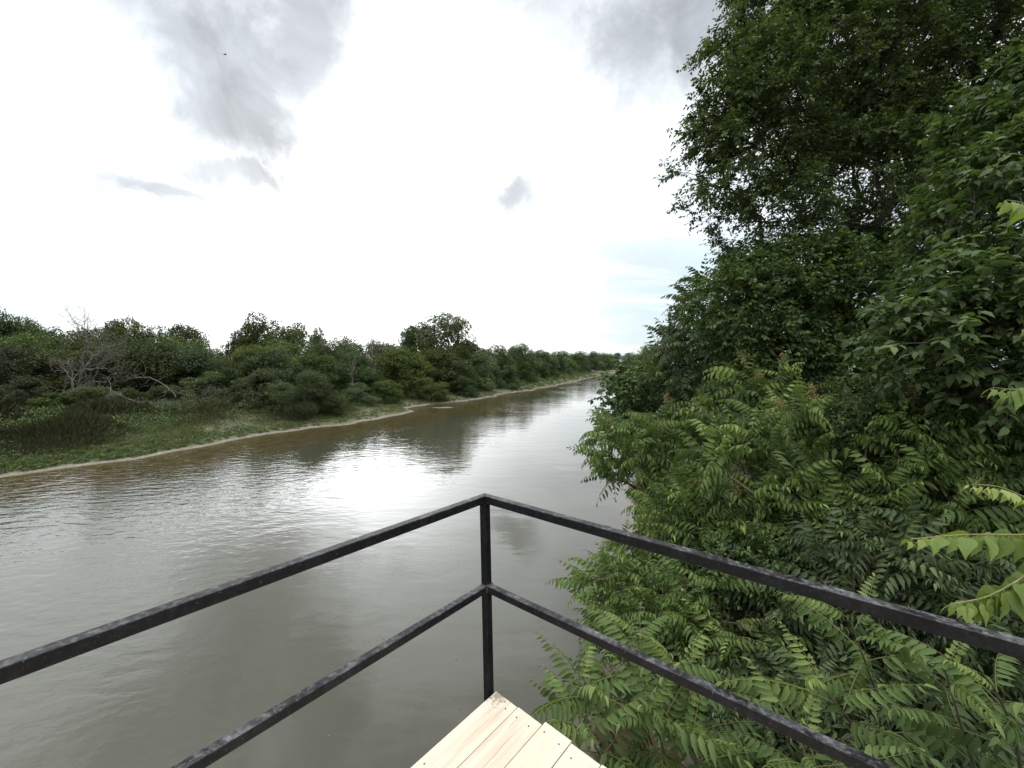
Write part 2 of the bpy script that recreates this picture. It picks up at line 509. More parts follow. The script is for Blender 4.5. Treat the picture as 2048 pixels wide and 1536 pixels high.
class Acc:                  # collects triangles with a colour number and a stem flag per vertex
    def __init__(self):
        self.v, self.f, self.r, self.s, self.n = [], [], [], [], 0
    def add(self, v, f, r, s=0.0):
        v = np.asarray(v).reshape(-1, 3)
        self.v.append(v); self.f.append(np.asarray(f).reshape(-1, 3) + self.n)
        self.r.append(np.broadcast_to(r, (len(v),)).astype(float)); self.s.append(np.broadcast_to(s, (len(v),)).astype(float))
        self.n += len(v)
    def leaves(self, tpl, base, ex, nz, L, W, r):
        T, Fc = tpl
        ex = norm(ex); ey = norm(np.cross(nz, ex)); ez = np.cross(ex, ey)
        n = len(base)
        L = np.broadcast_to(L, (n,)); W = np.broadcast_to(W, (n,))
        v = (base[:, None] + (L[:, None] * T[None, :, 0])[..., None] * ex[:, None] + (W[:, None] * T[None, :, 1])[..., None] * ey[:, None]
             + (L[:, None] * T[None, :, 2])[..., None] * ez[:, None])
        k = len(T)
        f = (np.arange(n) * k)[:, None, None] + Fc[None]
        self.add(v, f, np.repeat(np.broadcast_to(r, (n,)), k))
    def mesh(self, name, origin=(0, 0, 0), smooth=False):
        v = np.concatenate(self.v) - np.asarray(origin)
        return np_mesh(name, v, np.concatenate(self.f), {'rnd': np.concatenate(self.r), 'stem': np.concatenate(self.s)}, smooth)

def tubes(a, b, ra, rb, sides=5):
    """frusta between point arrays a and b, as (verts, tris)"""
    a = np.asarray(a); b = np.asarray(b)
    n = len(a)
    d = norm(b - a)
    h = np.where(np.abs(d[:, 2:3]) < 0.9, np.array([[0, 0, 1.0]]), np.array([[1.0, 0, 0]]))
    u = norm(np.cross(h, d)); w_ = np.cross(d, u)
    an = np.arange(sides) * 2 * PI / sides
    ring = np.cos(an)[None, :, None] * u[:, None] + np.sin(an)[None, :, None] * w_[:, None]
    v = np.concatenate([a[:, None] + ring * np.asarray(ra).reshape(-1, 1, 1), b[:, None] + ring * np.asarray(rb).reshape(-1, 1, 1)], 1)
    k = np.arange(sides); k2 = (k + 1) % sides
    f = np.concatenate([np.stack([k, k2, k2 + sides], -1), np.stack([k, k2 + sides, k + sides], -1)])
    f = (np.arange(n) * 2 * sides)[:, None, None] + f[None]
    return v.reshape(-1, 3), f.reshape(-1, 3)

# ------------------------------------------------------------------ branching: grow from a trunk to scattered points
def grow(trunk, pts, bf=0.35):
    """trunk: (k,3) polyline. Returns nodes, parent index."""
    nodes = [np.array(p, float) for p in trunk]
    par = [-1] + list(range(len(trunk) - 1))
    plen = np.zeros(len(trunk))
    tr = np.array(trunk, float)
    for i in range(1, len(trunk)):
        plen[i] = plen[i - 1] + np.linalg.norm(tr[i] - tr[i - 1])
    plen = list(plen)
    pts = np.asarray(pts, float)
    n = len(pts)
    bc = np.full(n, 1e9); bpn = np.zeros(n, int)
    first = len(trunk) // 3
    for i in range(first, len(trunk)):
        c = np.linalg.norm(pts - tr[i], axis=1) + bf * plen[i]
        m = c < bc; bc[m] = c[m]; bpn[m] = i
    alive = np.ones(n, bool)
    for _ in range(n):
        j = int(np.argmin(np.where(alive, bc, 1e18)))
        alive[j] = False
        p = pts[j]; pa = bpn[j]
        idx = len(nodes)
        nodes.append(p); par.append(int(pa))
        L = plen[pa] + np.linalg.norm(p - nodes[pa]); plen.append(L)
        c = np.linalg.norm(pts - p, axis=1) + bf * L
        m = alive & (c < bc)
        bc[m] = c[m]; bpn[m] = idx
    return np.array(nodes), np.array(par)

def wood(nodes, par, r_tip, power=0.42, sides=5, rmax=None):
    n = len(nodes)
    cnt = np.ones(n)
    for i in range(n - 1, 0, -1):
        cnt[par[i]] += cnt[i]
    r = r_tip * cnt ** power
    if rmax: r = np.minimum(r, rmax)
    c = np.arange(1, n)
    mid = (nodes[par[c]] + nodes[c]) / 2
    L = np.linalg.norm(nodes[c] - nodes[par[c]], axis=1)
    mid = mid + rng.normal(0, .06, mid.shape) * L[:, None] + np.array([0, 0, 1.0]) * (L * 0.05)[:, None]
    rp = np.minimum(r[par[c]], r[c] * 1.5); rc = r[c]
    v1, f1_ = tubes(nodes[par[c]], mid, rp, (rp + rc) / 2, sides)
    v2, f2_ = tubes(mid, nodes[c], (rp + rc) / 2, rc, sides)
    return np.concatenate([v1, v2]), np.concatenate([f1_, f2_ + len(v1)]), cnt, r

def in_blobs(blobs, n, shell=0.5):
    """n points spread through a union of ellipsoids (centre, radii), biased to the outside"""
    vol = np.array([np.prod(b[1]) ** 0.8 for b in blobs])
    k = rng.choice(len(blobs), n, p=vol / vol.sum())
    d = norm(rng.normal(size=(n, 3)))
    rad = rng.uniform(0, 1, n) ** (1 / 3.0)
    rad = np.where(rng.uniform(size=n) < shell, 0.8 + 0.2 * rad, rad)
    c = np.array([b[0] for b in blobs]); rr = np.array([b[1] for b in blobs])
    return c[k] + d * rad[:, None] * rr[k], c[k]

def curve_trunk(base, top, n=6, bow=0.12):
    base = np.array(base, float); top = np.array(top, float)
    s = np.linspace(0, 1, n)
    L = np.linalg.norm(top - base)
    off = rng.normal(size=3) * bow * L; off[2] = 0
    return base + (top - base) * s[:, None] + np.sin(s * PI)[:, None] * off * 0.6 + rng.normal(0, .015 * L, (n, 3)) * (s[:, None] > 0) * (s[:, None] < 1)

# ------------------------------------------------------------------ pinnate fronds
def frond_template(npair, seed, tpl, droop, bend, hang):
    g = np.random.default_rng(seed)
    n = 40
    s = np.linspace(0, 1, n)
    ang = R(18) + g.uniform(-.1, .15) - bend * s ** 1.3
    side = g.uniform(-.25, .25) * s
    dx = np.stack([np.cos(ang) * np.cos(side), np.cos(ang) * np.sin(side), np.sin(ang)], -1)
    pts = np.cumsum(dx, 0) / n
    acc = Acc()
    b, ex, nz, L, W, rr = [], [], [], [], [], []
    ss = np.linspace(.17, .965, npair)
    for k, q in enumerate(ss):
        i = int(q * (n - 1))
        tan = dx[i]
        sv = norm(np.cross(np.array([0, 0, 1.0]), tan))
        up = np.cross(tan, sv)
        prof = (0.62 + 0.38 * math.sin(PI * min(1, (k + 1.5) / npair) ** .8)) * (1 if k < npair - 2 else .72)
        for sg in (-1, 1):
            if g.uniform() < .03: continue
            fw = 0.35 + .5 * q + g.normal(0, .08)
            d = sv * sg + tan * fw - np.array([0, 0, 1]) * (hang + g.normal(0, .14)) - up * .1
            b.append(pts[i] + tan * g.uniform(-.008, .008)); ex.append(d)
            nz.append(up * 1.0 + sv * sg * (.25 + hang * .9) + g.normal(0, .18, 3))
            L.append((0.225 if npair > 8 else 0.285) * prof * g.uniform(.88, 1.1)); rr.append(g.uniform(-.12, .12))
    b.append(pts[-1]); ex.append(dx[-1] - np.array([0, 0, hang * .6])); nz.append(np.array([.1, 0, 1.0])); L.append(.15); rr.append(.1)
    L = np.array(L)
    acc.leaves(tpl, np.array(b), np.array(ex), np.array(nz), L, L * g.uniform(.32, .40), np.array(rr))
    idx = np.linspace(0, n - 1, 8).astype(int)
    rad = np.linspace(.0065, .0028, 8)
    tv, tf = tubes(pts[idx[:-1]], pts[idx[1:]], rad[:-1], rad[1:], 3)
    acc.add(tv, tf, 0.0, 1.0)
    return np.concatenate(acc.v), np.concatenate(acc.f), np.concatenate(acc.r), np.concatenate(acc.s)

FR_MID = [frond_template(n, 100 + i, DIA if False else LAN, .3, b, h) for i, (n, b, h) in enumerate([(6, .9, .75), (7, 1.25, .95), (7, .7, .6), (8, 1.5, 1.0), (6, 1.1, .8), (8, .85, .7), (7, 1.7, 1.1), (7, .5, .5)])]
FR_FAR = [frond_template(n, 200 + i, DIA, .3, b, h) for i, (n, b, h) in enumerate([(9, .8, .35), (10, 1.0, .45), (9, 1.2, .5), (11, .7, .3)])]
FR_NEAR = [frond_template(n, 300 + i, LAN, .3, b, h) for i, (n, b, h) in enumerate([(11, .55, .6), (12, .8, .8), (10, .65, .5), (12, .95, .9), (11, .45, .45)])]

def add_fronds(acc, tpls, base, out, L, pitch, r):
    """fronds from base points; out: horizontal-ish directions; pitch: extra lift in radians"""
    n = len(base)
    yaw = np.arctan2(out[:, 1], out[:, 0])
    roll = rng.normal(0, .38, n)
    cy, sy = np.cos(yaw), np.sin(yaw); cp, sp_ = np.cos(pitch), np.sin(pitch); cr, sr = np.cos(roll), np.sin(roll)
    ex = np.stack([cy * cp, sy * cp, sp_], -1)
    ey0 = np.stack([-sy, cy, np.zeros(n)], -1); ez0 = np.cross(ex, ey0)
    ey = ey0 * cr[:, None] + ez0 * sr[:, None]; ez = -ey0 * sr[:, None] + ez0 * cr[:, None]
    which = rng.integers(0, len(tpls), n)
    for k, (tv, tf, tr_, ts) in enumerate(tpls):
        m = np.where(which == k)[0]
        if not len(m): continue
        v = base[m][:, None] + L[m][:, None, None] * (tv[None, :, 0:1] * ex[m][:, None] + tv[None, :, 1:2] * ey[m][:, None] + tv[None, :, 2:3] * ez[m][:, None])
        f = (np.arange(len(m)) * len(tv))[:, None, None] + tf[None]
        rr = np.clip(r[m][:, None] + tr_[None], 0, 1)
        acc.add(v, f, rr.ravel(), np.tile(ts, len(m)))

# ------------------------------------------------------------------ near trees of the right bank
CAMP = np.array([0, 0, H])
def zone(lst):
    """(px, py, depth, rx_px, ry_px, r_depth) -> ellipsoids in metres"""
    r = []
    for px, py, d, rx, ry, rd in lst:
        r.append((P(px, py, d), np.array([rx * d / F, rd, ry * d / F])))
    return r

def ground_z(x, y):
    return float(terrain(np.array([x]), np.array([y]))[0][0])

def base_of(x, y):
    return np.array([x, y, ground_z(x, y) - 0.05])

def leafy_tree(name, label, base, fork, blobs, npts, twigs, per, leaf, tl, mat, tpl=OVA, wl=0.55, group=None, rtip=.006, shell=.5, droop=.25, cat='tree', bark='bark', rbias=0.0, rmax=.3, bow=.12):
    pts, cen = in_blobs(blobs, npts, shell)
    tr = curve_trunk(base, fork, 7, bow)
    nodes, par = grow(tr, pts, .32)
    wv_, wf, cnt, rad = wood(nodes, par, rtip, rmax=rmax)
    k = len(tr)
    idx = np.arange(k, len(nodes))
    bc = np.array([b[0] for b in blobs])
    # twigs
    ti = np.repeat(idx, twigs)
    nd = nodes[ti]
    near = bc[np.argmin(((nd[:, None] - bc[None]) ** 2).sum(-1), 1)]
    d = norm(nd - nodes[par[ti]]) * .5 + norm(nd - near) * .55 + rng.normal(0, .62, nd.shape) + np.array([0, 0, .12])
    d = norm(d)
    L = tl * rng.uniform(.5, 1.25, len(ti))
    st = nd + (nodes[par[ti]] - nd) * rng.uniform(0, .7, len(ti))[:, None]
    tipp = st + d * L[:, None] - np.array([0, 0, 1]) * (L * droop)[:, None] * rng.uniform(.3, 1, len(ti))[:, None]
    tv, tf = tubes(st, tipp, np.full(len(ti), rtip * .7), np.full(len(ti), rtip * .25), 3)
    av = np.concatenate([wv_, tv]); af = np.concatenate([wf, tf + len(wv_)])
    # leaves along the twigs
    s = np.tile(np.linspace(.12, 1.0, per), len(ti)) + rng.normal(0, .03, per * len(ti))
    a = np.repeat(st, per, 0); b = np.repeat(tipp, per, 0)
    lb = a + (b - a) * s[:, None]
    td = norm(b - a)
    sv = norm(np.cross(td, np.array([0, 0, 1.0]) + rng.normal(0, .25, td.shape)))
    sg = np.tile(np.where(np.arange(per) % 2 == 0, 1.0, -1.0), len(ti))
    ex = td * .65 + sv * sg[:, None] * .9 + rng.normal(0, .32, td.shape) - np.array([0, 0, droop + .12])
    nz = np.array([0, 0, 1.0]) + rng.normal(0, .48, td.shape)
    LL = leaf * rng.uniform(.6, 1.15, len(lb))
    tr_ = np.repeat(rng.uniform(0, 1, len(ti)) ** 1.3, per)
    rr = np.clip(tr_ * .75 + rng.uniform(0, .28, len(lb)) + rbias, 0, 1)
    acc = Acc()
    acc.leaves(tpl, lb, ex, nz, LL, LL * wl, rr)
    root = empty(name, base, label, cat, group)
    me = np_mesh('trunk', av - base, af, {'rnd': np.zeros(len(av)), 'stem': np.zeros(len(av))}, True)
    link_mesh('trunk', me, M[bark], root)
    link_mesh('crown', acc.mesh('crown', base), M[mat], root)
    return root

PANICLE = None
def panicle_mesh():
    acc = Acc()
    n = 26
    z = rng.uniform(.04, .26, n)
    d = norm(rng.normal(size=(n, 3)) + np.array([0, 0, .6]))
    st = np.stack([np.zeros(n), np.zeros(n), z * .8], -1)
    en = st + d * (.13 * (1 - z * 2.2))[:, None]
    tv, tf = tubes(st, en, np.full(n, .0022), np.full(n, .0012), 3); acc.add(tv, tf, 0.3, 1.0)
    tv, tf = tubes(np.array([[0, 0, -.05]]), np.array([[0, 0, .24]]), [.004], [.002], 4); acc.add(tv, tf, 0.3, 1.0)
    m = 10
    b = np.repeat(en, m, 0) + rng.normal(0, .016, (n * m, 3))
    acc.leaves(DIA, b, rng.normal(size=(n * m, 3)), rng.normal(size=(n * m, 3)), np.full(n * m, .022), np.full(n * m, .018), rng.uniform(0, 1, n * m))
    return acc.mesh('flower_panicle')

def pinnate_tree(name, label, base, fork, blobs, npts, per, L, mat, tpls=None, group=None, rtip=.008, shell=.75, flowers=0, cat='tree', lift=.1, extra=None, rmax=.05, bow=.15, cull=None):
    pts, cen = in_blobs(blobs, npts, shell)
    if extra is not None:
        pts = np.concatenate([pts, extra])
    tr = curve_trunk(base, fork, 6, bow)
    nodes, par = grow(tr, pts, .3)
    wv_, wf, cnt, rad = wood(nodes, par, rtip, .4, 5, rmax)
    k = len(tr)
    idx = np.arange(k, len(nodes))
    bc = np.array([b[0] for b in blobs])
    # rosettes at every node, fuller where a branch ends
    num = np.where(cnt[idx] < 2, per, max(2, per // 2))
    ti = np.repeat(idx, num)
    nd = nodes[ti]
    near = bc[np.argmin(((nd[:, None] - bc[None]) ** 2).sum(-1), 1)]
    az = rng.uniform(0, 2 * PI, len(ti))
    out = np.stack([np.cos(az), np.sin(az), np.zeros(len(ti))], -1) + norm(nd - near) * .55 + norm(nd - nodes[par[ti]]) * .35
    back = rng.uniform(0, .45, len(ti))
    st = nd + (nodes[par[ti]] - nd) * (back * .5)[:, None]
    pitch = lift + rng.normal(.22, .5, len(ti)) - back * .5
    ln = L * rng.uniform(.45, 1.15, len(ti))
    nr = rng.uniform(0, 1, len(nodes)) ** 1.2
    r = np.clip(nr[ti] * .7 + rng.uniform(0, .3, len(ti)), 0, 1)
    acc = Acc()
    add_fronds(acc, tpls or FR_MID, st, out, ln, pitch, r)
    root = empty(name, base, label, cat, group)
    link_mesh('trunk', np_mesh('trunk', wv_ - base, wf, {'rnd': np.zeros(len(wv_)), 'stem': np.zeros(len(wv_))}, True), M['twig'], root)
    link_mesh('crown', acc.mesh('crown', base), M[mat], root)
    if flowers:
        global PANICLE
        if PANICLE is None: PANICLE = panicle_mesh(); PANICLE.materials.append(M['flower'])
        ends = idx[cnt[idx] < 2]
        sc_ = nodes[ends][:, 2] - nodes[ends][:, 1] * .35 + rng.uniform(0, .5, len(ends))
        for j in ends[np.argsort(-sc_)[:flowers]]:
            o = bpy.data.objects.new('flower_panicle', PANICLE)
            COL.objects.link(o); o.parent = root
            o.location = tuple(nodes[j] - base + np.array([0, 0, .16]))
            o.rotation_euler = (rng.normal(0, .35), rng.normal(0, .35), rng.uniform(0, 6))
            s = rng.uniform(.55, 1.0); o.scale = (s, s, s)
    return root

# -- tall small-leaved tree filling the upper right
leafy_tree('elm_tree', 'tall dark small leaved tree filling the upper right and leaning over the water', base_of(8.6, 9.6), P(1900, 250, 10.2),
           zone([(1960, 60, 10.5, 300, 260, 2.6), (1720, 60, 10, 230, 190, 2.2), (1640, 200, 9.4, 190, 150, 1.8), (1490, 290, 9.0, 105, 120, 1.2), (1455, 170, 9.3, 70, 80, 0.9), (1560, 60, 9.8, 80, 110, 1.0),
                 (1420, 330, 8.8, 70, 90, 0.9), (1500, 200, 9.0, 110, 120, 1.1), (1440, 240, 9.0, 70, 80, .8), (1540, 440, 8.8, 110, 85, 1.1), (1700, 370, 9.4, 200, 120, 1.6), (1850, 320, 10, 240, 200, 2.0), (1640, -120, 10, 170, 150, 1.8), (1880, -220, 11, 320, 220, 2.6)]),
           2700, 9, 11, .098, .46, 'elm', tpl=DIA, wl=.56, rtip=.0042, shell=.55, rmax=.2)
leafy_tree('round_leaved_tree', 'mid height tree with small rounded bright green leaves below the tall dark tree', base_of(6.0, 9.0), P(1640, 640, 8.6),
           zone([(1600, 560, 8.4, 150, 80, 1.2), (1500, 610, 8.2, 110, 90, 1.1), (1720, 600, 8.6, 130, 100, 1.3), (1560, 700, 8.0, 120, 70, 1.0), (1680, 700, 8.2, 110, 70, 1.0)]),
           1000, 5, 10, .09, .36, 'bright', wl=.66, rtip=.005, shell=.65)
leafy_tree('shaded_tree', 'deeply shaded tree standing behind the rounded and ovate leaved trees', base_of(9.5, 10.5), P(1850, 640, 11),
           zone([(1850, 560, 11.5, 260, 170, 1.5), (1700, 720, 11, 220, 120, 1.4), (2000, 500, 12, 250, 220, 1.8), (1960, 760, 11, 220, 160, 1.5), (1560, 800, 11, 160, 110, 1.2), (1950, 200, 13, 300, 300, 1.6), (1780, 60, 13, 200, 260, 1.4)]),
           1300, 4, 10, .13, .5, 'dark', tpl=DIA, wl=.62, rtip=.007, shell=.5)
leafy_tree('ovate_leaved_tree', 'broad ovate leaved tree with pale new tips at the right edge', base_of(6.6, 4.6), P(2080, 780, 4.9),
           zone([(2010, 430, 5.2, 130, 130, .8), (1960, 600, 4.9, 150, 110, .8), (1880, 680, 4.7, 130, 80, .7), (2060, 700, 4.6, 140, 150, .8), (1960, 770, 4.7, 120, 60, .6), (2080, 250, 5.6, 140, 130, .8)]),
           520, 4, 9, .125, .36, 'ovate', wl=.55, rtip=.005, shell=.6, droop=.3)
leafy_tree('lobed_leaf_shrub', 'small bright shrub with clustered leaves jutting over the water at the outer edge', base_of(4.6, 11.2), P(1270, 850, 11),
           zone([(1228, 800, 11, 32, 50, .5), (1262, 770, 11.2, 40, 45, .6), (1250, 850, 11, 45, 40, .6)]),
           110, 3, 8, .15, .3, 'bright', wl=.7, rtip=.006, shell=.6, cat='shrub')

# -- pinnate leaved trees, back to front
pinnate_tree('pinnate_tree', 'dark feathery leaved tree standing out against the sky above the river', base_of(4.6, 10.6), P(1420, 760, 10.4),
             zone([(1425, 660, 10.4, 85, 70, 1.1), (1372, 720, 10.2, 65, 65, 1.0), (1460, 590, 10.6, 70, 55, 1.0), (1500, 540, 10.6, 50, 45, .9), (1440, 780, 10, 110, 80, 1.1), (1340, 800, 9.8, 60, 60, .9)]),
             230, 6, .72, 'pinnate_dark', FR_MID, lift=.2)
pinnate_tree('pinnate_tree', 'feathery leaved tree with brown flower sprays in the middle of the thicket', base_of(5.2, 7.8), P(1560, 860, 7.6),
             zone([(1540, 770, 7.4, 80, 60, .8), (1480, 840, 7.2, 80, 70, .8), (1600, 860, 7.2, 120, 80, .8)]),
             120, 6, .62, 'pinnate', flowers=7)
pinnate_tree('pinnate_tree', 'drooping feathery leaved tree reaching out furthest over the water', base_of(3.6, 8.4), P(1330, 960, 8.0),
             zone([(1250, 890, 8.0, 60, 55, .7), (1330, 880, 8.0, 80, 60, .8), (1248, 945, 7.8, 45, 45, .5), (1340, 980, 7.8, 70, 60, .8)]),
             130, 6, .66, 'pinnate', flowers=5, lift=-.05)
pinnate_tree('pinnate_tree', 'large rounded feathery leaved tree in the centre of the thicket, long leaflets hanging', base_of(4.4, 6.2), P(1600, 1020, 6.0),
             zone([(1600, 900, 5.7, 130, 90, .8), (1500, 960, 5.7, 120, 100, .8), (1650, 1000, 5.5, 130, 110, .8), (1560, 1090, 5.3, 120, 80, .7)]),
             210, 6, .58, 'pinnate', flowers=3)
pinnate_tree('pinnate_tree', 'feathery leaved tree with many brown flower sprays near the right edge', base_of(6.0, 5.4), P(1880, 980, 5.2),
             zone([(1830, 880, 5.3, 120, 80, .8), (1950, 900, 5.0, 120, 90, .8), (1760, 980, 5.1, 100, 90, .7), (1900, 1030, 4.8, 140, 100, .7), (2050, 960, 4.7, 80, 120, .7)]),
             230, 6, .56, 'pinnate', flowers=9)
pinnate_tree('pinnate_tree', 'feathery leaved tree overhanging the water just beyond the top rail', base_of(3.2, 6.4), P(1400, 1120, 6.0),
             zone([(1380, 1050, 6.0, 80, 80, .7), (1440, 1060, 5.8, 110, 90, .7), (1290, 1150, 5.8, 70, 60, .6), (1380, 1180, 5.6, 110, 90, .7)]),
             200, 6, .56, 'pinnate', flowers=3)
pinnate_tree('pinnate_tree', 'low feathery leaved tree seen between the two rails at the water edge', base_of(2.8, 5.2), P(1330, 1290, 5.0),
             zone([(1232, 1185, 5.1, 62, 55, .5), (1270, 1250, 5.0, 70, 50, .5), (1320, 1250, 4.9, 110, 80, .6), (1440, 1230, 4.7, 110, 90, .6), (1400, 1350, 4.6, 110, 90, .6)]),
             180, 6, .5, 'pinnate')
pinnate_tree('pinnate_tree', 'dense feathery leaved tree behind the right hand rails, in shade', base_of(4.4, 4.4), P(1720, 1240, 4.4),
             zone([(1620, 1160, 4.6, 130, 90, .6), (1760, 1140, 4.4, 130, 100, .6), (1700, 1290, 4.2, 150, 110, .6), (1900, 1180, 4.2, 150, 110, .6), (1880, 1340, 4.0, 160, 110, .6), (2030, 1280, 3.9, 100, 140, .6)]),
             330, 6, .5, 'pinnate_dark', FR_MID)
pinnate_tree('pinnate_sapling', 'feathery leaved sapling growing below the lower rail', base_of(3.0, 3.9), P(1560, 1480, 3.7),
             zone([(1480, 1420, 3.9, 110, 80, .4), (1600, 1420, 3.7, 110, 80, .4), (1540, 1530, 3.5, 150, 80, .4), (1720, 1500, 3.4, 150, 100, .4), (1900, 1500, 3.3, 150, 100, .4)]),
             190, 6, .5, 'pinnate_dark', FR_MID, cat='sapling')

leafy_tree('small_leaved_shrub', 'small leaved shrub poking through the feathery thicket below the ovate leaved tree', base_of(5.2, 5.9), P(1735, 960, 5.8),
           zone([(1735, 850, 5.5, 70, 50, .5), (1690, 810, 5.6, 50, 40, .4), (1775, 800, 5.5, 50, 40, .4)]), 120, 4, 9, .075, .3, 'ovate', wl=.5, rtip=.004, cat='shrub')
leafy_tree('small_leaved_shrub', 'bright small leaved shrub in the feathery thicket just above the top rail', base_of(3.7, 5.4), P(1490, 1180, 5.2),
           zone([(1500, 1110, 4.9, 60, 45, .4), (1450, 1140, 4.9, 45, 40, .4), (1550, 1150, 4.8, 50, 40, .4)]), 110, 4, 9, .06, .26, 'bright', wl=.6, rtip=.004, cat='shrub')

# ------------------------------------------------------------------ near saplings with long fronds, stem by stem
def spray(name, label, base, stems, L, mat, tpls, cat='sapling', per=9, group=None):
    """stems: list of (points along the stem in px, py, depth)"""
    acc = Acc()
    tv_all, tf_all, nn = [], [], 0
    for st in stems:
        pts = np.array([base] + [P(*q) for q in st])
        n = 18
        tt = np.linspace(0, len(pts) - 1, n)
        i0 = np.clip(tt.astype(int), 0, len(pts) - 2); fr = tt - i0
        cur = pts[i0] * (1 - fr)[:, None] + pts[i0 + 1] * fr[:, None]
        for _ in range(2):
            cur[1:-1] = (cur[:-2] + 2 * cur[1:-1] + cur[2:]) / 4
        rad = np.linspace(.011, .004, n)
        tv, tf = tubes(cur[:-1], cur[1:], rad[:-1], rad[1:], 6)
        tv_all.append(tv); tf_all.append(tf + nn); nn += len(tv)
        s = np.linspace(.50, 1.0, per)
        k = (s * (n - 1)); k0 = np.clip(k.astype(int), 0, n - 2)
        b = cur[k0] + (cur[k0 + 1] - cur[k0]) * (k - k0)[:, None]
        az = np.arange(per) * 2.4 + rng.uniform(0, 6)
        out = np.stack([np.cos(az), np.sin(az), np.zeros(per)], -1)
        pit = np.interp(s, [.5, 1], [.0, .55]) + rng.normal(0, .12, per)
        ln = L * np.interp(s, [.5, .8, 1], [.85, 1.0, .55]) * rng.uniform(.85, 1.1, per)
        add_fronds(acc, tpls, b, out, ln, pit, np.clip(np.interp(s, [.5, 1], [.2, .85]) + rng.normal(0, .1, per), 0, 1))
    root = empty(name, base, label, cat, group)
    v = np.concatenate(tv_all)
    link_mesh('trunk', np_mesh('trunk', v - base, np.concatenate(tf_all), {'rnd': np.zeros(len(v)), 'stem': np.zeros(len(v))}, True), M['twig'], root)
    link_mesh('crown', acc.mesh('crown', base), M[mat], root)
    return root

spray('pinnate_sapling', 'sapling of long arching leaves beside the deck, tips over brown shallow water', base_of(2.75, 3.3),
      [[(1300, 1500, 2.9), (1285, 1385, 2.75), (1275, 1270, 2.7)], [(1250, 1520, 2.8), (1200, 1420, 2.6), (1160, 1370, 2.55)], [(1330, 1540, 2.7), (1320, 1470, 2.5), (1290, 1420, 2.4)],
       [(1390, 1530, 2.95), (1380, 1430, 2.85), (1355, 1330, 2.8)], [(1240, 1590, 2.5), (1200, 1510, 2.35), (1165, 1450, 2.3)], [(1420, 1600, 2.5), (1400, 1540, 2.35), (1370, 1490, 2.3)]],
      .64, 'near', FR_NEAR, per=11)
spray('pinnate_sapling', 'sapling of long arching leaves showing between the right hand rails', base_of(2.9, 3.2),
      [[(1800, 1520, 2.5), (1740, 1350, 2.4), (1700, 1240, 2.4)], [(1760, 1560, 2.4), (1700, 1440, 2.2), (1640, 1370, 2.15)]],
      .62, 'near', FR_NEAR, per=9)
spray('pinnate_sapling', 'sapling of long arching leaves in the lower right corner below the rails', base_of(2.9, 2.5),
      [[(1980, 1620, 2.0), (1930, 1480, 1.95), (1890, 1340, 1.95)], [(2050, 1560, 1.9), (2020, 1440, 1.85), (1990, 1380, 1.8)], [(1700, 1640, 2.0), (1640, 1560, 1.95), (1600, 1500, 1.9)]],
      .5, 'near', FR_NEAR, per=9)

# ------------------------------------------------------------------ the vine whose pale shoots enter from the right
def vine():
    acc = Acc(); tvs, tfs, nn = [], [], 0
    base = base_of(2.75, 1.75)
    shoots = [([(2300, 1300, 1.55), (2160, 1060, 1.5), (2048, 1070, 1.5), (1935, 1068, 1.5), (1822, 1078, 1.5)], 14, .090, 0.25),
              ([(2300, 1320, 1.45), (2130, 1080, 1.45), (2048, 1155, 1.42), (1975, 1195, 1.4), (1905, 1208, 1.38)], 15, .095, 0.2),
              ([(2300, 1250, 1.6), (2150, 1000, 1.6), (2060, 1000, 1.6), (2000, 972, 1.6), (1945, 968, 1.6)], 11, .06, 0.6),
              ([(2280, 1200, 1.7), (2150, 860, 1.7), (2080, 770, 1.7), (2030, 780, 1.7), (1985, 775, 1.7)], 8, .085, 0.15),
              ([(2300, 1100, 1.75), (2200, 700, 1.75), (2100, 450, 1.75), (2050, 405, 1.75), (2012, 400, 1.75)], 7, .085, 0.2)]
    for pts, nl, ll, rb in shoots:
        pts = np.array([base] + [P(*q) for q in pts])
        n = 40
        tt = np.linspace(0, len(pts) - 1, n); i0 = np.clip(tt.astype(int), 0, len(pts) - 2); fr = tt - i0
        cur = pts[i0] * (1 - fr)[:, None] + pts[i0 + 1] * fr[:, None]
        for _ in range(6):
            cur[1:-1] = (cur[:-2] + 2 * cur[1:-1] + cur[2:]) / 4
        rad = np.linspace(.005, .0018, n)
        tv, tf = tubes(cur[:-1], cur[1:], rad[:-1], rad[1:], 6); tvs.append(tv); tfs.append(tf + nn); nn += len(tv)
        s = np.linspace(.50, .995, nl)
        k = s * (n - 1); k0 = np.clip(k.astype(int), 0, n - 2)
        b = cur[k0] + (cur[k0 + 1] - cur[k0]) * (k - k0)[:, None]
        tan = norm(cur[k0 + 1] - cur[k0])
        for sg in (-1, 1):
            sv = norm(np.cross(tan, np.array([0, 0, 1.0])))
            ex = tan * .45 + sv * sg * .55 + np.array([0, 0, -.75]) + rng.normal(0, .2, tan.shape)
            nz = sv * sg * .6 + np.array([0, -.35, .6]) + rng.normal(0, .25, tan.shape)
            L = ll * np.interp(s, [.5, .8, 1], [1.15, 1.0, .42]) * rng.uniform(.8, 1.15, nl)
            pe = b + ex * .012
            tv, tf = tubes(b, pe, np.full(nl, .0014), np.full(nl, .001), 3); tvs.append(tv); tfs.append(tf + nn); nn += len(tv)
            acc.leaves(BIG, pe, ex, nz, L, L * .62, np.clip(rb + np.interp(s, [.5, 1], [0, .5]) + rng.uniform(-.1, .3, nl), 0, 1))
    root = empty('climbing_vine', base, 'climbing vine with pale yellow green shoots hanging by the right hand rail', 'vine')
    v = np.concatenate(tvs)
    link_mesh('stem', np_mesh('stem', v - base, np.concatenate(tfs), None, True), M['vinestem'], root)
    link_mesh('leaves', acc.mesh('leaves', base, True), M['vine'], root)
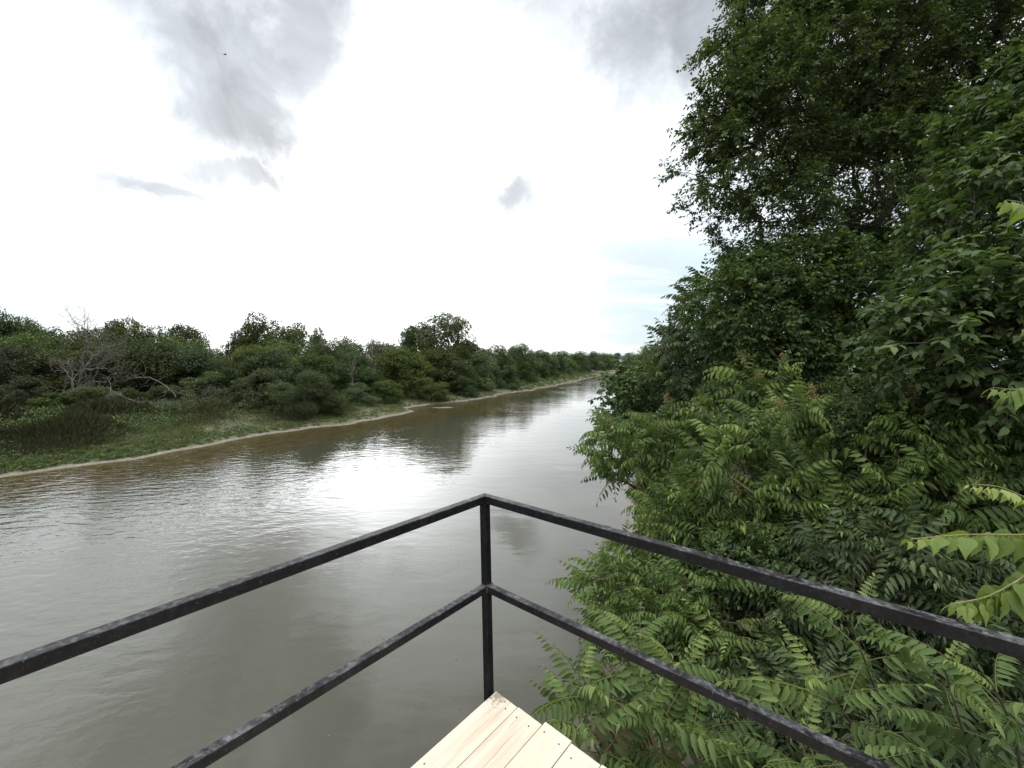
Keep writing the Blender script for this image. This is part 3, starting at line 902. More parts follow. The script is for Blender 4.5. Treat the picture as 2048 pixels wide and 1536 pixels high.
vine()

# ------------------------------------------------------------------ far bank tree kinds (about 10 m tall at scale 1)
def far_proto(kind, seed):
    global rng
    rng = np.random.default_rng(seed)
    Ht = 10.0
    lobes = []
    if kind == 'round':
        n, rad, lo = 40, 4.8, 0.3
    elif kind == 'broad':
        n, rad, lo = 40, 5.4, 1.2
    elif kind == 'airy':
        n, rad, lo = 34, 3.5, 2.2
    elif kind == 'shrub':
        n, rad, lo = 34, 5.0, 0.0
    else:
        n, rad, lo = 36, 4.4, 0.0
    for i in range(n):
        u = (i + rng.uniform(0, 1)) / n
        z = lo + (Ht - lo - .9) * u
        prof = {'round': math.sin(PI * (0.22 + .74 * u)) ** .7, 'broad': math.sin(PI * (.25 + .68 * u)) ** .6, 'airy': .55 + .45 * math.sin(PI * u),
                'shrub': math.cos(u * PI / 2 * .92) ** .6, 'willow': math.cos(u * PI / 2 * .9) ** .55}[kind]
        az = rng.uniform(0, 2 * PI)
        q = rad * prof * rng.uniform(.45, 1.0 if kind == 'airy' else .86)
        lr = rng.uniform(.75, 1.5) * (0.95 if kind == 'airy' else 1)
        lobes.append((np.array([q * math.cos(az), q * math.sin(az), z]), np.array([lr, lr, lr * rng.uniform(.78, 1.05)])))
    if kind in ('round', 'broad'):
        for i in range(5):
            lobes.append((np.array([rng.normal(0, rad * .2), rng.normal(0, rad * .2), lo + (Ht - lo) * rng.uniform(.35, .75)]), np.array([rad * .36] * 2 + [1.6])))
    pts, cen = in_blobs(lobes, 170, .3)
    tr = curve_trunk((0, 0, -.3), (rng.normal(0, .3), rng.normal(0, .3), Ht * .5), 6, .06)
    nodes, par = grow(tr, pts, .3)
    wv_, wf, cnt, rad_ = wood(nodes, par, .018, .45, 4)
    nl = {'round': 22000, 'broad': 22000, 'airy': 20000, 'shrub': 18000, 'willow': 20000}[kind]
    pts, cen = in_blobs(lobes, nl, .72)
    # leaf sprays gather in small tufts
    tuft = pts[rng.integers(0, len(pts), nl // 9)]
    pk = tuft[rng.integers(0, len(tuft), nl)] + rng.normal(0, .2, (nl, 3))
    own = rng.uniform(size=nl) < .25
    lb = np.where(own[:, None], pts, pk)
    lc = np.array([l[0] for l in lobes])
    near = lc[np.argmin(((lb[:, None] - lc[None]) ** 2).sum(-1), 1)]
    outw = norm(lb - near)
    if kind == 'willow':
        ex = norm(outw * .6 + np.array([0, 0, .9])) + rng.normal(0, .35, lb.shape)
        L = rng.uniform(.22, .5, nl); W = L * .22
    else:
        ex = outw + rng.normal(0, .7, lb.shape) - np.array([0, 0, .25])
        L = rng.uniform(.14, .32, nl); W = L * .7
    nz = outw * .6 + np.array([0, 0, .7]) + rng.normal(0, .5, lb.shape)
    lobr = rng.uniform(0, 1, len(lobes))
    li = np.argmin(((lb[:, None] - lc[None]) ** 2).sum(-1), 1)
    r = np.clip(lobr[li] * .5 + rng.uniform(0, .5, nl), 0, 1)
    acc = Acc()
    acc.leaves(DIA, lb, ex, nz, L, W, r)
    cm = acc.mesh('crown'); tm = np_mesh('trunk', wv_, wf, None, True)
    cm.materials.append(M['willow'] if kind == 'willow' else M['far']); tm.materials.append(M['bark'])
    allv = np.concatenate(acc.v)
    return dict(c=cm, t=tm, w=np.percentile(np.hypot(allv[:, 0], allv[:, 1]), 97) * 2, h=np.percentile(allv[:, 2], 99.8))

PROTO = {}
for kind, ns in (('round', 4), ('broad', 3), ('airy', 2), ('shrub', 3), ('willow', 1)):
    PROTO[kind] = [far_proto(kind, 40 + 7 * i + len(kind)) for i in range(ns)]
rng = np.random.default_rng(99)

kcount = {}
def nearer(px, depth):
    return depth * float(np.interp(px, [0, 500, 720, 810], [.77, .78, .88, 1]))

def far_tree(px, top, depth, wpx, kind, label=None, group=None, name=None, cat='tree', base_z=None):
    if depth > 51 and px < 960 and top < 735: depth = nearer(px, depth)
    x = (px - 1024.0) / F * depth
    gz = ground_z(x, depth)
    h = max(1.0, P(px, top, depth)[2] - gz)
    i = kcount.get(kind, 0); kcount[kind] = i + 1
    p = PROTO[kind][i % len(PROTO[kind])]
    wid = wpx * depth / F
    root = empty(name or {'shrub': 'bank_shrub', 'willow': 'willow_shrub'}.get(kind, 'bank_tree'), (x, depth, gz - .05), label, cat, group, rng.uniform(0, 6.28))
    for nm, me in (('trunk', p['t']), ('crown', p['c'])):
        o = bpy.data.objects.new(nm, me); COL.objects.link(o); o.parent = root
        o.scale = (wid / p['w'], wid / p['w'], h / p['h'])
    return root

BACK = 'trees crowded behind the front row on the far bank'
FRONT = 'trees of the front row on the far bank'
SKY = 'trees whose tops make the skyline of the far bank'
DIST = 'distant trees where the river bends away'
T = [
    # skyline, left to right
    (15, 622, 66, 120, 'round', 'dark tree at the extreme left of the skyline', SKY),
    (85, 645, 68, 90, 'broad', 'light green tree beside the dark tree at the left end of the skyline', SKY),
    (150, 662, 72, 120, 'round', 'tree behind the big grey dead tree', SKY),
    (215, 655, 70, 110, 'airy', 'open topped tree just right of the big dead tree crown', SKY),
    (262, 636, 72, 80, 'airy', 'thin topped tree with small leafy sprigs on the skyline', SKY),
    (318, 652, 74, 90, 'broad', 'first of two flat topped trees left of the skyline gap', SKY),
    (372, 650, 76, 80, 'airy', 'second of two flat topped trees, next to the skyline gap', SKY),
    (440, 698, 84, 90, 'round', 'low tree in the skyline gap behind the small dead tree', SKY),
    (482, 665, 84, 80, 'round', 'tree on the left shoulder of the tall broad tree', SKY),
    (532, 628, 86, 115, 'broad', 'tall broad tree that stands highest left of the centre skyline', SKY),
    (592, 645, 86, 80, 'round', 'tree on the right shoulder of the tall broad tree', SKY),
    (634, 655, 88, 60, 'round', 'small dark round topped tree left of the long even skyline', SKY),
    (690, 672, 90, 95, 'round', 'tree left of the pale dead branches on the skyline', SKY),
    (760, 680, 94, 100, 'broad', 'brownish tree right of the pale dead branches', SKY),
    (834, 645, 88, 75, 'airy', 'slimmer airy tree joined to the tallest airy tree', SKY),
    (890, 628, 88, 110, 'airy', 'tallest airy tree with clumped crown and sky showing through', SKY),
    (936, 672, 92, 80, 'round', 'tree leaning against the right flank of the tallest airy tree', SKY),
    (985, 690, 108, 90, 'broad', 'grey brown tree right of the tallest airy tree', SKY),
    (1040, 688, 128, 75, 'round', 'small peaked tree near the right end of the skyline', SKY),
    # front row
    (35, 688, 52, 160, 'round', 'big front row tree at the left edge of the wood', FRONT),
    (130, 700, 54, 140, 'round', 'front row tree wrapped in the pale dead branches', FRONT),
    (225, 690, 56, 150, 'broad', 'front row tree right of the big dead tree', FRONT),
    (310, 680, 58, 140, 'round', 'front row tree above the fallen grey limbs', FRONT),
    (390, 695, 60, 130, 'round', 'front row tree below the skyline gap', FRONT),
    (455, 722, 60, 110, 'shrub', 'low front row tree filling the dip of the wood', FRONT),
    (545, 700, 64, 130, 'round', 'front row tree below the tall broad tree', FRONT),
    (640, 705, 66, 120, 'broad', 'front row tree behind the willow bush', FRONT),
    (720, 705, 72, 110, 'round', 'front row tree with bare trunks showing in front', FRONT),
    (800, 692, 71, 130, 'round', 'darkest dome shaped tree, reaching down to the bank grass', FRONT),
    (885, 700, 80, 120, 'round', 'front row tree under the tallest airy tree', FRONT),
    (955, 705, 88, 90, 'round', 'front row tree at the end of the dark stand', FRONT),
    (1012, 730, 98, 60, 'shrub', 'rounded shrub at the foot of the bank past the dark stand', FRONT),
    # low growth in front
    (38, 752, 36, 110, 'shrub', 'low dome of leaves at the left edge below the wood', FRONT),
    (175, 772, 37, 100, 'shrub', 'low dark bush at the foot of the big dead tree', FRONT),
    (412, 742, 44, 95, 'shrub', 'bush right of the fallen grey limbs', FRONT),
    (515, 738, 45, 120, 'shrub', 'bright leafed bush left of the willow bush', FRONT),
    (565, 765, 44, 90, 'shrub', 'dark bush pressed against the left of the willow bush', FRONT),
    (720, 765, 54, 75, 'shrub', 'small bush between the willow bush and the darkest dome shaped tree', FRONT),
    (265, 775, 39, 80, 'shrub', 'dark bush under the fallen grey limbs', None),
    (330, 770, 41, 80, 'shrub', 'bush behind the pale sage bush at the end of the arching limb', None),
    (110, 785, 36, 90, 'shrub', 'low bush beside the dome of leaves at the left edge', None),
    (470, 765, 44, 70, 'shrub', 'bush between the blue green bush and the bright leafed bush', None),
    (770, 760, 60, 80, 'shrub', 'bush at the left foot of the darkest dome shaped tree', None),
    (860, 755, 66, 80, 'shrub', 'bush at the right foot of the darkest dome shaped tree', None),
    (925, 750, 76, 70, 'shrub', 'bush below the tree leaning on the tallest airy tree', None),
    (622, 742, 42.5, 125, 'willow', 'fine leaved willow bush leaning to the water edge', None),
]
for a in T:
    far_tree(*a[:5], label=a[5], group=a[6], cat='shrub' if a[4] in ('shrub', 'willow') else 'tree')
# crowded fill behind, nothing sets one apart from another
for px, top, dp, wp in [(60, 668, 62, 130), (180, 675, 64, 140), (270, 672, 64, 130), (350, 670, 66, 130), (420, 712, 70, 110), (500, 690, 72, 110), (570, 680, 74, 120), (640, 678, 78, 110), (700, 690, 80, 100),
                        (770, 690, 82, 100), (850, 690, 84, 100), (910, 690, 86, 90), (960, 698, 98, 80), (1000, 700, 110, 70), (-60, 640, 66, 140), (-70, 690, 54, 150), (-180, 650, 60, 180), (-320, 640, 55, 200)]:
    far_tree(px, top, dp, wp, 'round' if rng.uniform() < .6 else 'broad', 'green tree hemmed in between the front row and the skyline trees', BACK)
# the receding right end of the far bank
for px, top, dp, wp in [(1030, 712, 125, 70), (1060, 702, 150, 70), (1085, 700, 165, 60), (1050, 735, 130, 50), (1075, 728, 150, 45), (1105, 703, 200, 60), (1098, 725, 175, 45), (1130, 702, 240, 55), (1125, 722, 215, 40),
                        (1155, 706, 290, 50), (1150, 720, 262, 35), (1180, 707, 350, 45), (1172, 722, 320, 34), (1205, 706, 410, 42), (1198, 722, 390, 30), (1222, 708, 470, 36), (1240, 706, 500, 40), (1262, 706, 520, 40),
                        (1285, 706, 520, 40), (1215, 722, 480, 26), (1232, 724, 485, 26), (1250, 722, 490, 28), (1270, 722, 495, 28), (1300, 704, 540, 44), (1330, 704, 540, 44), (1190, 703, 480, 40), (1160, 702, 420, 44)]:
    far_tree(px, top, dp, wp, ('round', 'broad', 'shrub')[int(rng.integers(0, 3))], 'distant green tree in the line closing the view where the river bends', DIST)
# right bank further upstream
for px, top, dp, wp, lb in [(1262, 706, 60, 60, 'farthest tree on the near bank, showing its edge beside the water'), (1300, 690, 36, 90, 'near bank tree behind the dark feathery leaved tree'),
                            (1345, 660, 26, 130, 'taller near bank tree behind the feathery leaved trees'), (1440, 640, 20, 200, 'shaded near bank tree filling in behind the thicket')]:
    far_tree(px, top, dp, wp, 'round', lb, 'trees on the near bank upstream')

# ------------------------------------------------------------------ dead trees
def dead_tree(px, top, depth, wpx, label, n=150, lean=0.0, seed=1, low=.25, rt=.012, name='dead_tree', arch=False):
    global rng
    rng = np.random.default_rng(seed)
    depth = nearer(px, depth) if depth > 60 else depth * .78
    x = (px - 1024.0) / F * depth
    gz = ground_z(x, depth)
    base = np.array([x, depth, gz - .05])
    h = P(px, top, depth)[2] - gz
    wid = wpx * depth / F
    blobs = []
    for i in range(9):
        u = rng.uniform(low, .92)
        az = rng.uniform(0, 6.28); q = wid * .36 * rng.uniform(.3, 1)
        blobs.append((base + np.array([q * math.cos(az) + lean * u * h, q * math.sin(az) * .6, h * u]), np.array([wid * .16, wid * .14, h * .11])))
    pts, _ = in_blobs(blobs, n, .7)
    tr = curve_trunk(base, base + np.array([lean * h * .5, 0, h * .5]), 6, .12)
    nodes, par = grow(tr, pts, .45)
    v, f, cnt, rad = wood(nodes, par, rt, .46, 5)
    idx = np.repeat(np.arange(len(tr), len(nodes)), 3)
    d = norm(nodes[idx] - nodes[par[idx]]) + rng.normal(0, .5, (len(idx), 3)) + np.array([0, 0, .25])
    L = rng.uniform(.3, 1.1, len(idx)) * wid * .08
    tv, tf = tubes(nodes[idx], nodes[idx] + norm(d) * L[:, None], np.full(len(idx), rt * .8), np.full(len(idx), rt * .35), 3)
    root = empty(name, base, label, 'dead tree')
    link_mesh('trunk', np_mesh('trunk', np.concatenate([v, tv]) - base, np.concatenate([f, tf + len(v)]), None, True), M['dead'], root)
    return root
dead_tree(185, 615, 51, 150, 'big grey dead tree whose bare crown tops the left skyline', 420, .0, 5, .3, .007)
dead_tree(150, 700, 48.5, 110, 'smaller bare dead tree tangled before the foot of the big dead tree', 240, -.1, 6, .2, .007)
dead_tree(425, 650, 74, 40, 'small pale dead tree standing alone in the skyline gap', 60, .0, 8, .45, .012)
dead_tree(742, 662, 76, 60, 'dead tree with pale bare top between skyline trees near centre', 110, .05, 9, .4, .012)
dead_tree(705, 705, 64, 50, 'thin grey dead tree in front of the centre trees', 110, .0, 10, .2, .009)

def fallen(label, pts, seed, r0=.05):
    global rng
    rng = np.random.default_rng(seed)
    p = [np.array(q) for q in pts]
    base = p[0]
    extra = []
    for a, b in zip(p[:-1], p[1:]):
        for k in range(7):
            s = rng.uniform(.2, 1.0)
            extra.append(a + (b - a) * s + rng.normal(0, 1, 3) * np.array([1.1, .7, .7]))
    nodes, par = grow(np.array(p), np.array(extra), .2)
    v, f, cnt, rad = wood(nodes, par, .009, .45, 5, r0)
    root = empty('fallen_limb', base, label, 'fallen branch')
    link_mesh('branch', np_mesh('branch', v - base, f, None, True), M['dead'], root)
fallen('bare grey limb arching down to the grass right of the big dead tree', [P(352, 795, 38.7), P(335, 775, 38.7), P(315, 762, 38.7), P(285, 755, 39.1), P(255, 757, 39.5)], 3)
fallen('bare forked limb lying on the grass under the big dead tree', [P(85, 805, 37.1), P(130, 785, 37.1), P(165, 770, 37.5), P(210, 765, 37.9), P(232, 745, 37.9)], 4)
fallen('low grey limb spreading over the bank weeds below the big dead tree', [P(290, 806, 37.1), P(250, 795, 37.1), P(222, 780, 37.1), P(215, 755, 37.5)], 5)
rng = np.random.default_rng(123)

# ------------------------------------------------------------------ shrubs on the bank
def bank_bush(px, py, z, wpx, hpx, mat, label, n=2600, leaf=.12, name='sage_bush', cat='bush', spiky=False):
    q = G(px, py, z); depth = q[1]
    base = base_of(q[0], q[1])
    wd, h = wpx * depth / F / 2, hpx * depth / F
    lob = [(np.array([rng.normal(0, wd * .45), rng.normal(0, wd * .35), h * rng.uniform(.35, .7)]), np.array([wd * .5, wd * .5, h * .34])) for _ in range(9)]
    pts, cen = in_blobs(lob, n, .6)
    pts[:, 2] = np.abs(pts[:, 2])
    out = norm(pts * np.array([1, 1, .8]))
    acc = Acc()
    if spiky:
        st = rng.normal(0, .08, (n, 3)) * np.array([wd, wd, .1]) + np.array([0, 0, .1])
        d = norm(rng.normal(size=(n, 3)) + np.array([0, 0, .9])); d[:, 2] = np.abs(d[:, 2])
        acc.leaves(LAN, st, d, np.array([0, 0, 1.0]) + rng.normal(0, .5, d.shape), rng.uniform(.6, 1.1, n) * h, .05, rng.uniform(0, 1, n))
    else:
        acc.leaves(DIA, pts, out + rng.normal(0, .6, pts.shape) + np.array([0, 0, .4]), out + rng.normal(0, .6, pts.shape), rng.uniform(.6, 1.3, n) * leaf, rng.uniform(.6, 1.3, n) * leaf * .45, rng.uniform(0, 1, n))
    k = 24
    a = np.zeros((k, 3)); b = pts[rng.integers(0, n, k)] * .8
    tv, tf = tubes(a, b, np.full(k, .02), np.full(k, .006), 4)
    root = empty(name, base, label, cat)
    link_mesh('stem', np_mesh('stem', tv, tf, None, True), M['bark'], root)
    link_mesh('crown', acc.mesh('crown'), M[mat], root)
bank_bush(222, 838, 1.0, 62, 42, 'sage', 'grey green sage bush in the tall weeds below the big dead tree')
bank_bush(328, 808, 1.3, 36, 26, 'sage', 'small pale sage bush at the end of the arching limb', 1500)
bank_bush(432, 826, .8, 62, 46, 'sage', 'blue green bush between the weeds and the bright leafed bush', 2200, .16)
bank_bush(330, 838, .9, 70, 34, 'sage', 'low wide grey green bush among the middle weeds', 1800)
bank_bush(690, 812, .7, 26, 18, 'sage', 'small pale bush on the grass right of the willow bush', 900)
bank_bush(884, 813, .06, 16, 7, 'weed', 'small tuft of weeds on the sandy islet', 300, .14, 'weed_tuft', 'weed')
bank_bush(210, 935, .08, 26, 9, 'weed', 'small tuft of weeds on the sandy shore at left', 400, .08, 'weed_tuft', 'weed')
bank_bush(1050, 1385, .02, 16, 16, 'grass', 'sparse pale water weed standing in the shallows beside the deck', 60, .05, 'water_weed', 'weed')

# ------------------------------------------------------------------ grass and weeds of the far bank, nobody could count them
def scatter(n, dmin, dmax, ymax):
    xs, ys, dd = [], [], []
    tot = 0
    while tot < n:
        m = 200000
        depth = np.exp(rng.uniform(math.log(16), math.log(ymax), m))
        px = rng.uniform(-160, 1240, m)
        x = (px - 1024) / F * depth
        z, dl, dr = terrain(x, depth)
        k = (dl > dmin) & (dl < dmax)
        xs.append(np.stack([x[k], depth[k], z[k]], -1)); dd.append(dl[k]); tot += k.sum()
    return np.concatenate(xs)[:n], np.concatenate(dd)[:n]

fp, fq, fh = Field(21, 2.6), Field(22, 9), Field(23, 1.2)
gp, gd = scatter(240000, .35, 30, 330)
hgt = np.interp(gd, [.35, 1.5, 4, 6.5, 9, 13, 20], [.05, .14, .22, .32, .6, .9, .9]) * np.clip(1 + .55 * fp(gp[:, 0], gp[:, 1]), .25, 2.4)
keep = rng.uniform(size=len(gp)) < np.clip(.75 + .5 * fh(gp[:, 0], gp[:, 1]) - .45 * np.exp(-(gd - .35) * 2.2), .04, 1)
gp, gd, hgt = gp[keep], gd[keep], hgt[keep] * rng.uniform(.5, 1.3, keep.sum())
n = len(gp)
scale_w = np.clip(gp[:, 1] / 40, .6, 5)
ex = rng.normal(0, .42, (n, 3)); ex[:, 2] = 1
patchv = .42 + .32 * fq(gp[:, 0], gp[:, 1]) + .15 * fp(gp[:, 0] + 9, gp[:, 1]) + np.clip((gp[:, 1] - 50) / 60, 0, .5)
tall = (gd + rng.normal(0, .9, n) + 0.9 * fp(gp[:, 0] + 30, gp[:, 1]) > np.interp(gp[:, 1], [30, 60, 100], [5.2, 6.5, 9]))
for nm, mat, lab, cat, mk, hm in (('grass', 'grass', 'rough green and straw coloured grass on the lower slope of the far bank', 'grass', ~tall, .8),
                                  ('tall_weeds', 'tallweed', 'tall dull brown green weeds between the grass and the wood of the far bank', 'weeds', tall, 1.15)):
    acc = Acc(); q = mk; k = int(q.sum())
    acc.leaves(DIA, gp[q] - np.array([0, 0, .03]), ex[q], rng.normal(size=(k, 3)) * np.array([1, 1, .2]), hgt[q] * hm, np.minimum(.05 * scale_w[q], .3 * hgt[q] + .02), np.clip(patchv[q] * .75 + rng.uniform(-.1, .35, k), 0, 1))
    tag(link_mesh(nm, acc.mesh(nm), M[mat]), lab, cat, kind='stuff')

wp_, wd_ = scatter(9000, .5, 24, 260)
f4 = Field(31, 3.0)
sel = rng.uniform(size=len(wp_)) < np.clip(.25 + np.interp(wd_, [.5, 2, 3, 5, 7, 12, 20], [.55, .55, .3, .05, .45, .7, .4]) + .35 * f4(wp_[:, 0], wp_[:, 1]), .03, 1)
wp_, wd_ = wp_[sel], wd_[sel]
per = 46
sz = np.interp(wd_, [.5, 1.6, 5, 9, 14], [.13, .22, .35, .75, .95]) * rng.uniform(.55, 1.3, len(wp_)) * np.clip(wp_[:, 1] / 60, 1, 2)
c = np.repeat(wp_, per, 0); s = np.repeat(sz, per)
off = norm(rng.normal(size=(len(c), 3))) * (rng.uniform(.2, 1, len(c)) ** .5)[:, None]
off[:, 2] = np.abs(off[:, 2])
acc = Acc()
lb = c + off * s[:, None] * np.array([1.0, 1.0, .85])
LL = rng.uniform(.07, .16, len(c)) * np.clip(s * 1.6, .8, 1.6) * np.clip(c[:, 1] / 60, 1, 2.5)
acc.leaves(DIA, lb, off + rng.normal(0, .7, off.shape), off + np.array([0, 0, .6]) + rng.normal(0, .4, off.shape), LL, LL * .55, np.clip(np.repeat(rng.uniform(0, .8, len(wp_)), per) + rng.uniform(-.1, .3, len(c)), 0, 1))
tag(link_mesh('bank_weeds', acc.mesh('bank_weeds'), M['weed']), 'leafy weeds growing in clumps over the far bank', 'weeds', kind='stuff')

# ground cover under the thicket of the near bank
m = 60000
x = rng.uniform(-1, 16, m); y = rng.uniform(-3, 26, m)
z, dl, dr = terrain(x, y)
k = (dr > .4) & (dr < 11) & ((x > 3.2) | (y > 3.2))
bp_ = np.stack([x[k], y[k], z[k] + rng.uniform(0, .35, k.sum()) ** 1.5], -1)
n = len(bp_)
acc = Acc()
acc.leaves(OVA, bp_, rng.normal(size=(n, 3)) * np.array([1, 1, .4]), np.array([0, 0, 1.0]) + rng.normal(0, .4, (n, 3)), rng.uniform(.06, .14, n), rng.uniform(.04, .08, n), rng.uniform(0, .7, n))
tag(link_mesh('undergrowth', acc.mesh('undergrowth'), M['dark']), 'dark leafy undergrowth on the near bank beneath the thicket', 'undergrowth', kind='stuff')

# leaf litter and flecks drifting on the water
m = 1500
y = rng.uniform(3, 26, m); x = rng.uniform(-26, 8, m)
z, dl, dr = terrain(x, y)
k = (z < -.02) & (rng.uniform(size=m) < .5 + .5 * np.tanh(2 * Field(61, 3.5)(x, y)))
q = np.stack([x[k], y[k], np.full(k.sum(), .006)], -1); n = len(q)
acc = Acc()
hd = rng.normal(size=(n, 3)); hd[:, 2] = 0
acc.leaves(OVA, q, hd, np.array([0, 0, 1.0]) + rng.normal(0, .05, (n, 3)), rng.uniform(.015, .055, n), rng.uniform(.01, .03, n), rng.uniform(0, 1, n))
tag(link_mesh('floating_leaves', acc.mesh('floating_leaves'), M['flower']), 'small leaf flecks drifting on the calm water below the railing', 'leaves', kind='stuff')

# ------------------------------------------------------------------ deck and railing
A = R(41.3)
dl_ = Vector((-math.sin(A), -math.cos(A), 0)); dr_ = Vector((math.cos(A), -math.sin(A), 0)); up = Vector((0, 0, 1))
DECK_Z = H - 1.638
tip = Vector(tuple(G(992, 1382, DECK_Z)))
# local frame: x along the left edge, y along the right edge
DM = Matrix(((dl_.x, dr_.x, 0, tip.x), (dl_.y, dr_.y, 0, tip.y), (0, 0, 1, tip.z), (0, 0, 0, 1)))

m_deck, t = new_mat('pale_deck_wood')
tcn = t.n('ShaderNodeTexCoord'); ob = tcn.outputs['Object']
oi = t.n('ShaderNodeObjectInfo')
shift = t.v('SCALE', (3.1, 7.7, 1.3), oi.outputs['Random'])
pv = t.v('ADD', ob, shift)
g1 = t.noise(t.map(pv, (1.6, 26, 26)), 1.0, 6, .62, .8).outputs['Fac']
g2 = t.noise(t.map(pv, (2.4, 170, 60)), 1.0, 4, .6, .5).outputs['Fac']
g3 = t.noise(t.map(pv, (1.2, 4, 4)), 1.4, 4, .5).outputs['Fac']
c = t.mix(t.smooth(g1, .36, .66), (0.52, 0.42, 0.31), (0.60, 0.51, 0.40))
c = t.mix(t.smooth(g2, .54, .70), c, (0.34, 0.25, 0.165))
c = t.mix(t.smooth(g3, .35, .7), c, t.mix(.5, c, (0.62, 0.54, 0.42)))
c = t.mix(t.m('MULTIPLY', oi.outputs['Random'], .18), c, (0.36, 0.27, 0.17))
geo = t.n('ShaderNodeNewGeometry')
dirtd = t.v('DISTANCE', geo.outputs['Position'], (tip.x + .012, tip.y - .03, tip.z))
dn = t.noise(geo.outputs['Position'], 60, 5, .7).outputs['Fac']
dirt = t.smooth(t.m('ADD', t.m('MULTIPLY', dirtd, 9.0), t.m('MULTIPLY', t.m('SUBTRACT', dn, .5), 2.2)), .55, .15)
c = t.mix(t.m('MULTIPLY', dirt, .75), c, (0.10, 0.075, 0.05))
pr = t.n('ShaderNodeBsdfPrincipled'); t.put(pr.inputs['Base Color'], c); pr.inputs['Roughness'].default_value = .62
bp = t.n('ShaderNodeBump'); bp.inputs['Distance'].default_value = .0015
t.put(bp.inputs['Height'], t.m('ADD', g1, g2)); t.put(pr.inputs['Normal'], bp.outputs[0])
o = t.n('ShaderNodeOutputMaterial'); t.t.links.new(pr.outputs[0], o.inputs[0])

m_screw, t = new_mat('dull_screw_steel')
pr = t.n('ShaderNodeBsdfPrincipled'); pr.inputs['Base Color'].default_value = (.16, .115, .08, 1); pr.inputs['Metallic'].default_value = .5; pr.inputs['Roughness'].default_value = .55
o = t.n('ShaderNodeOutputMaterial'); t.t.links.new(pr.outputs[0], o.inputs[0])

m_beam = bark_mat('weathered_beam_wood', (0.16, 0.11, 0.07), (0.28, 0.21, 0.14), 12)

m_paint, t = new_mat('worn_black_paint')
geo = t.n('ShaderNodeNewGeometry'); pos = geo.outputs['Position']
sn = t.n('ShaderNodeSeparateXYZ'); t.put(sn.inputs[0], geo.outputs['Normal'])
n1 = t.noise(pos, 9, 7, .68, .5).outputs['Fac']
n2 = t.noise(pos, 60, 6, .65, .2).outputs['Fac']
n3 = t.noise(pos, 260, 3, .6).outputs['Fac']
upf = t.smooth(sn.outputs[2], .3, .9)
dust = t.m('ADD', t.m('MULTIPLY', t.smooth(n1, .38, .72), .55), t.m('MULTIPLY', t.smooth(n2, .42, .72), .5))
dust = t.m('MULTIPLY', dust, t.lin(upf, 0, 1, .2, 1.0))
c = t.mix(t.m('POWER', dust, 1.5), (0.005, 0.005, 0.006), (0.19, 0.185, 0.182))
c = t.mix(t.m('MULTIPLY', t.smooth(n3, .68, .74), t.smooth(n2, .45, .6)), c, (0.45, 0.44, 0.43))
c = t.mix(t.m('MULTIPLY', t.smooth(n2, .70, .76), t.smooth(n1, .52, .62)), c, (0.15, 0.07, 0.035))
pr = t.n('ShaderNodeBsdfPrincipled'); t.put(pr.inputs['Base Color'], c)
t.put(pr.inputs['Roughness'], t.lin(dust, 0, 1, .42, .8)); pr.inputs['Specular IOR Level'].default_value = .15
bp = t.n('ShaderNodeBump'); bp.inputs['Distance'].default_value = .0012; bp.inputs['Strength'].default_value = .6
t.put(bp.inputs['Height'], t.m('ADD', n1, n2)); t.put(pr.inputs['Normal'], bp.outputs[0])
o = t.n('ShaderNodeOutputMaterial'); t.t.links.new(pr.outputs[0], o.inputs[0])

deck = empty('deck', (0, 0, 0), 'pale wooden plank deck in the corner of the black railing', 'deck')
deck.matrix_world = DM
PW, TH = .1455, .028
NB = 20
ends = [0.0, .004, -.010, .006] + list(np.random.default_rng(4).uniform(-.009, .009, NB))
screw_me = None
for i in range(NB):
    y0 = i * PW
    bm = bmesh.new()
    box_bm(bm, (0, 0, -TH), (2.9, PW - .0035, 0))
    pl = bm_obj('plank', bm, m_deck, deck, .0022, 2)
    pl.location = (ends[i] - y0 * math.tan(R(3.0)), y0, rng.normal(0, .0007))
    if screw_me is None:
        bm = bmesh.new()
        bmesh.ops.create_cone(bm, cap_ends=True, segments=14, radius1=.0042, radius2=.0036, depth=.0024)
        screw_me = bpy.data.meshes.new('screw'); bm.to_mesh(screw_me); bm.free(); screw_me.materials.append(m_screw)
    for sx, sy in ((.052 + rng.normal(0, .006), .032 + rng.normal(0, .005)), (.050 + rng.normal(0, .006), PW - .038 + rng.normal(0, .005)), (.46, .03), (.46, PW - .035)):
        s = bpy.data.objects.new('screw', screw_me); COL.objects.link(s); s.parent = pl; s.location = (sx, sy, .0006)
for j in range(7):
    bm = bmesh.new(); box_bm(bm, (.035 + j * .46, .02, -TH - .002 - .14), (.035 + j * .46 + .04, NB * PW - .03, -TH - .002))
    bm_obj('joist', bm, m_beam, deck, .002, 1)
for y0 in (.25, 2.4):
    bm = bmesh.new(); box_bm(bm, (.02, y0, -TH - .145 - .19), (2.88, y0 + .09, -TH - .145)); bm_obj('beam', bm, m_beam, deck, .003, 1)
    for x0 in (.5, 2.6):
        q = DM @ Vector((x0, y0 + .045, 0))
        gz = ground_z(q.x, q.y) - DECK_Z - .3
        bm = bmesh.new(); box_bm(bm, (x0 - .06, y0 - .02, gz), (x0 + .06, y0 + .11, -TH - .145 - .192)); bm_obj('support_post', bm, m_beam, deck, .004, 1)

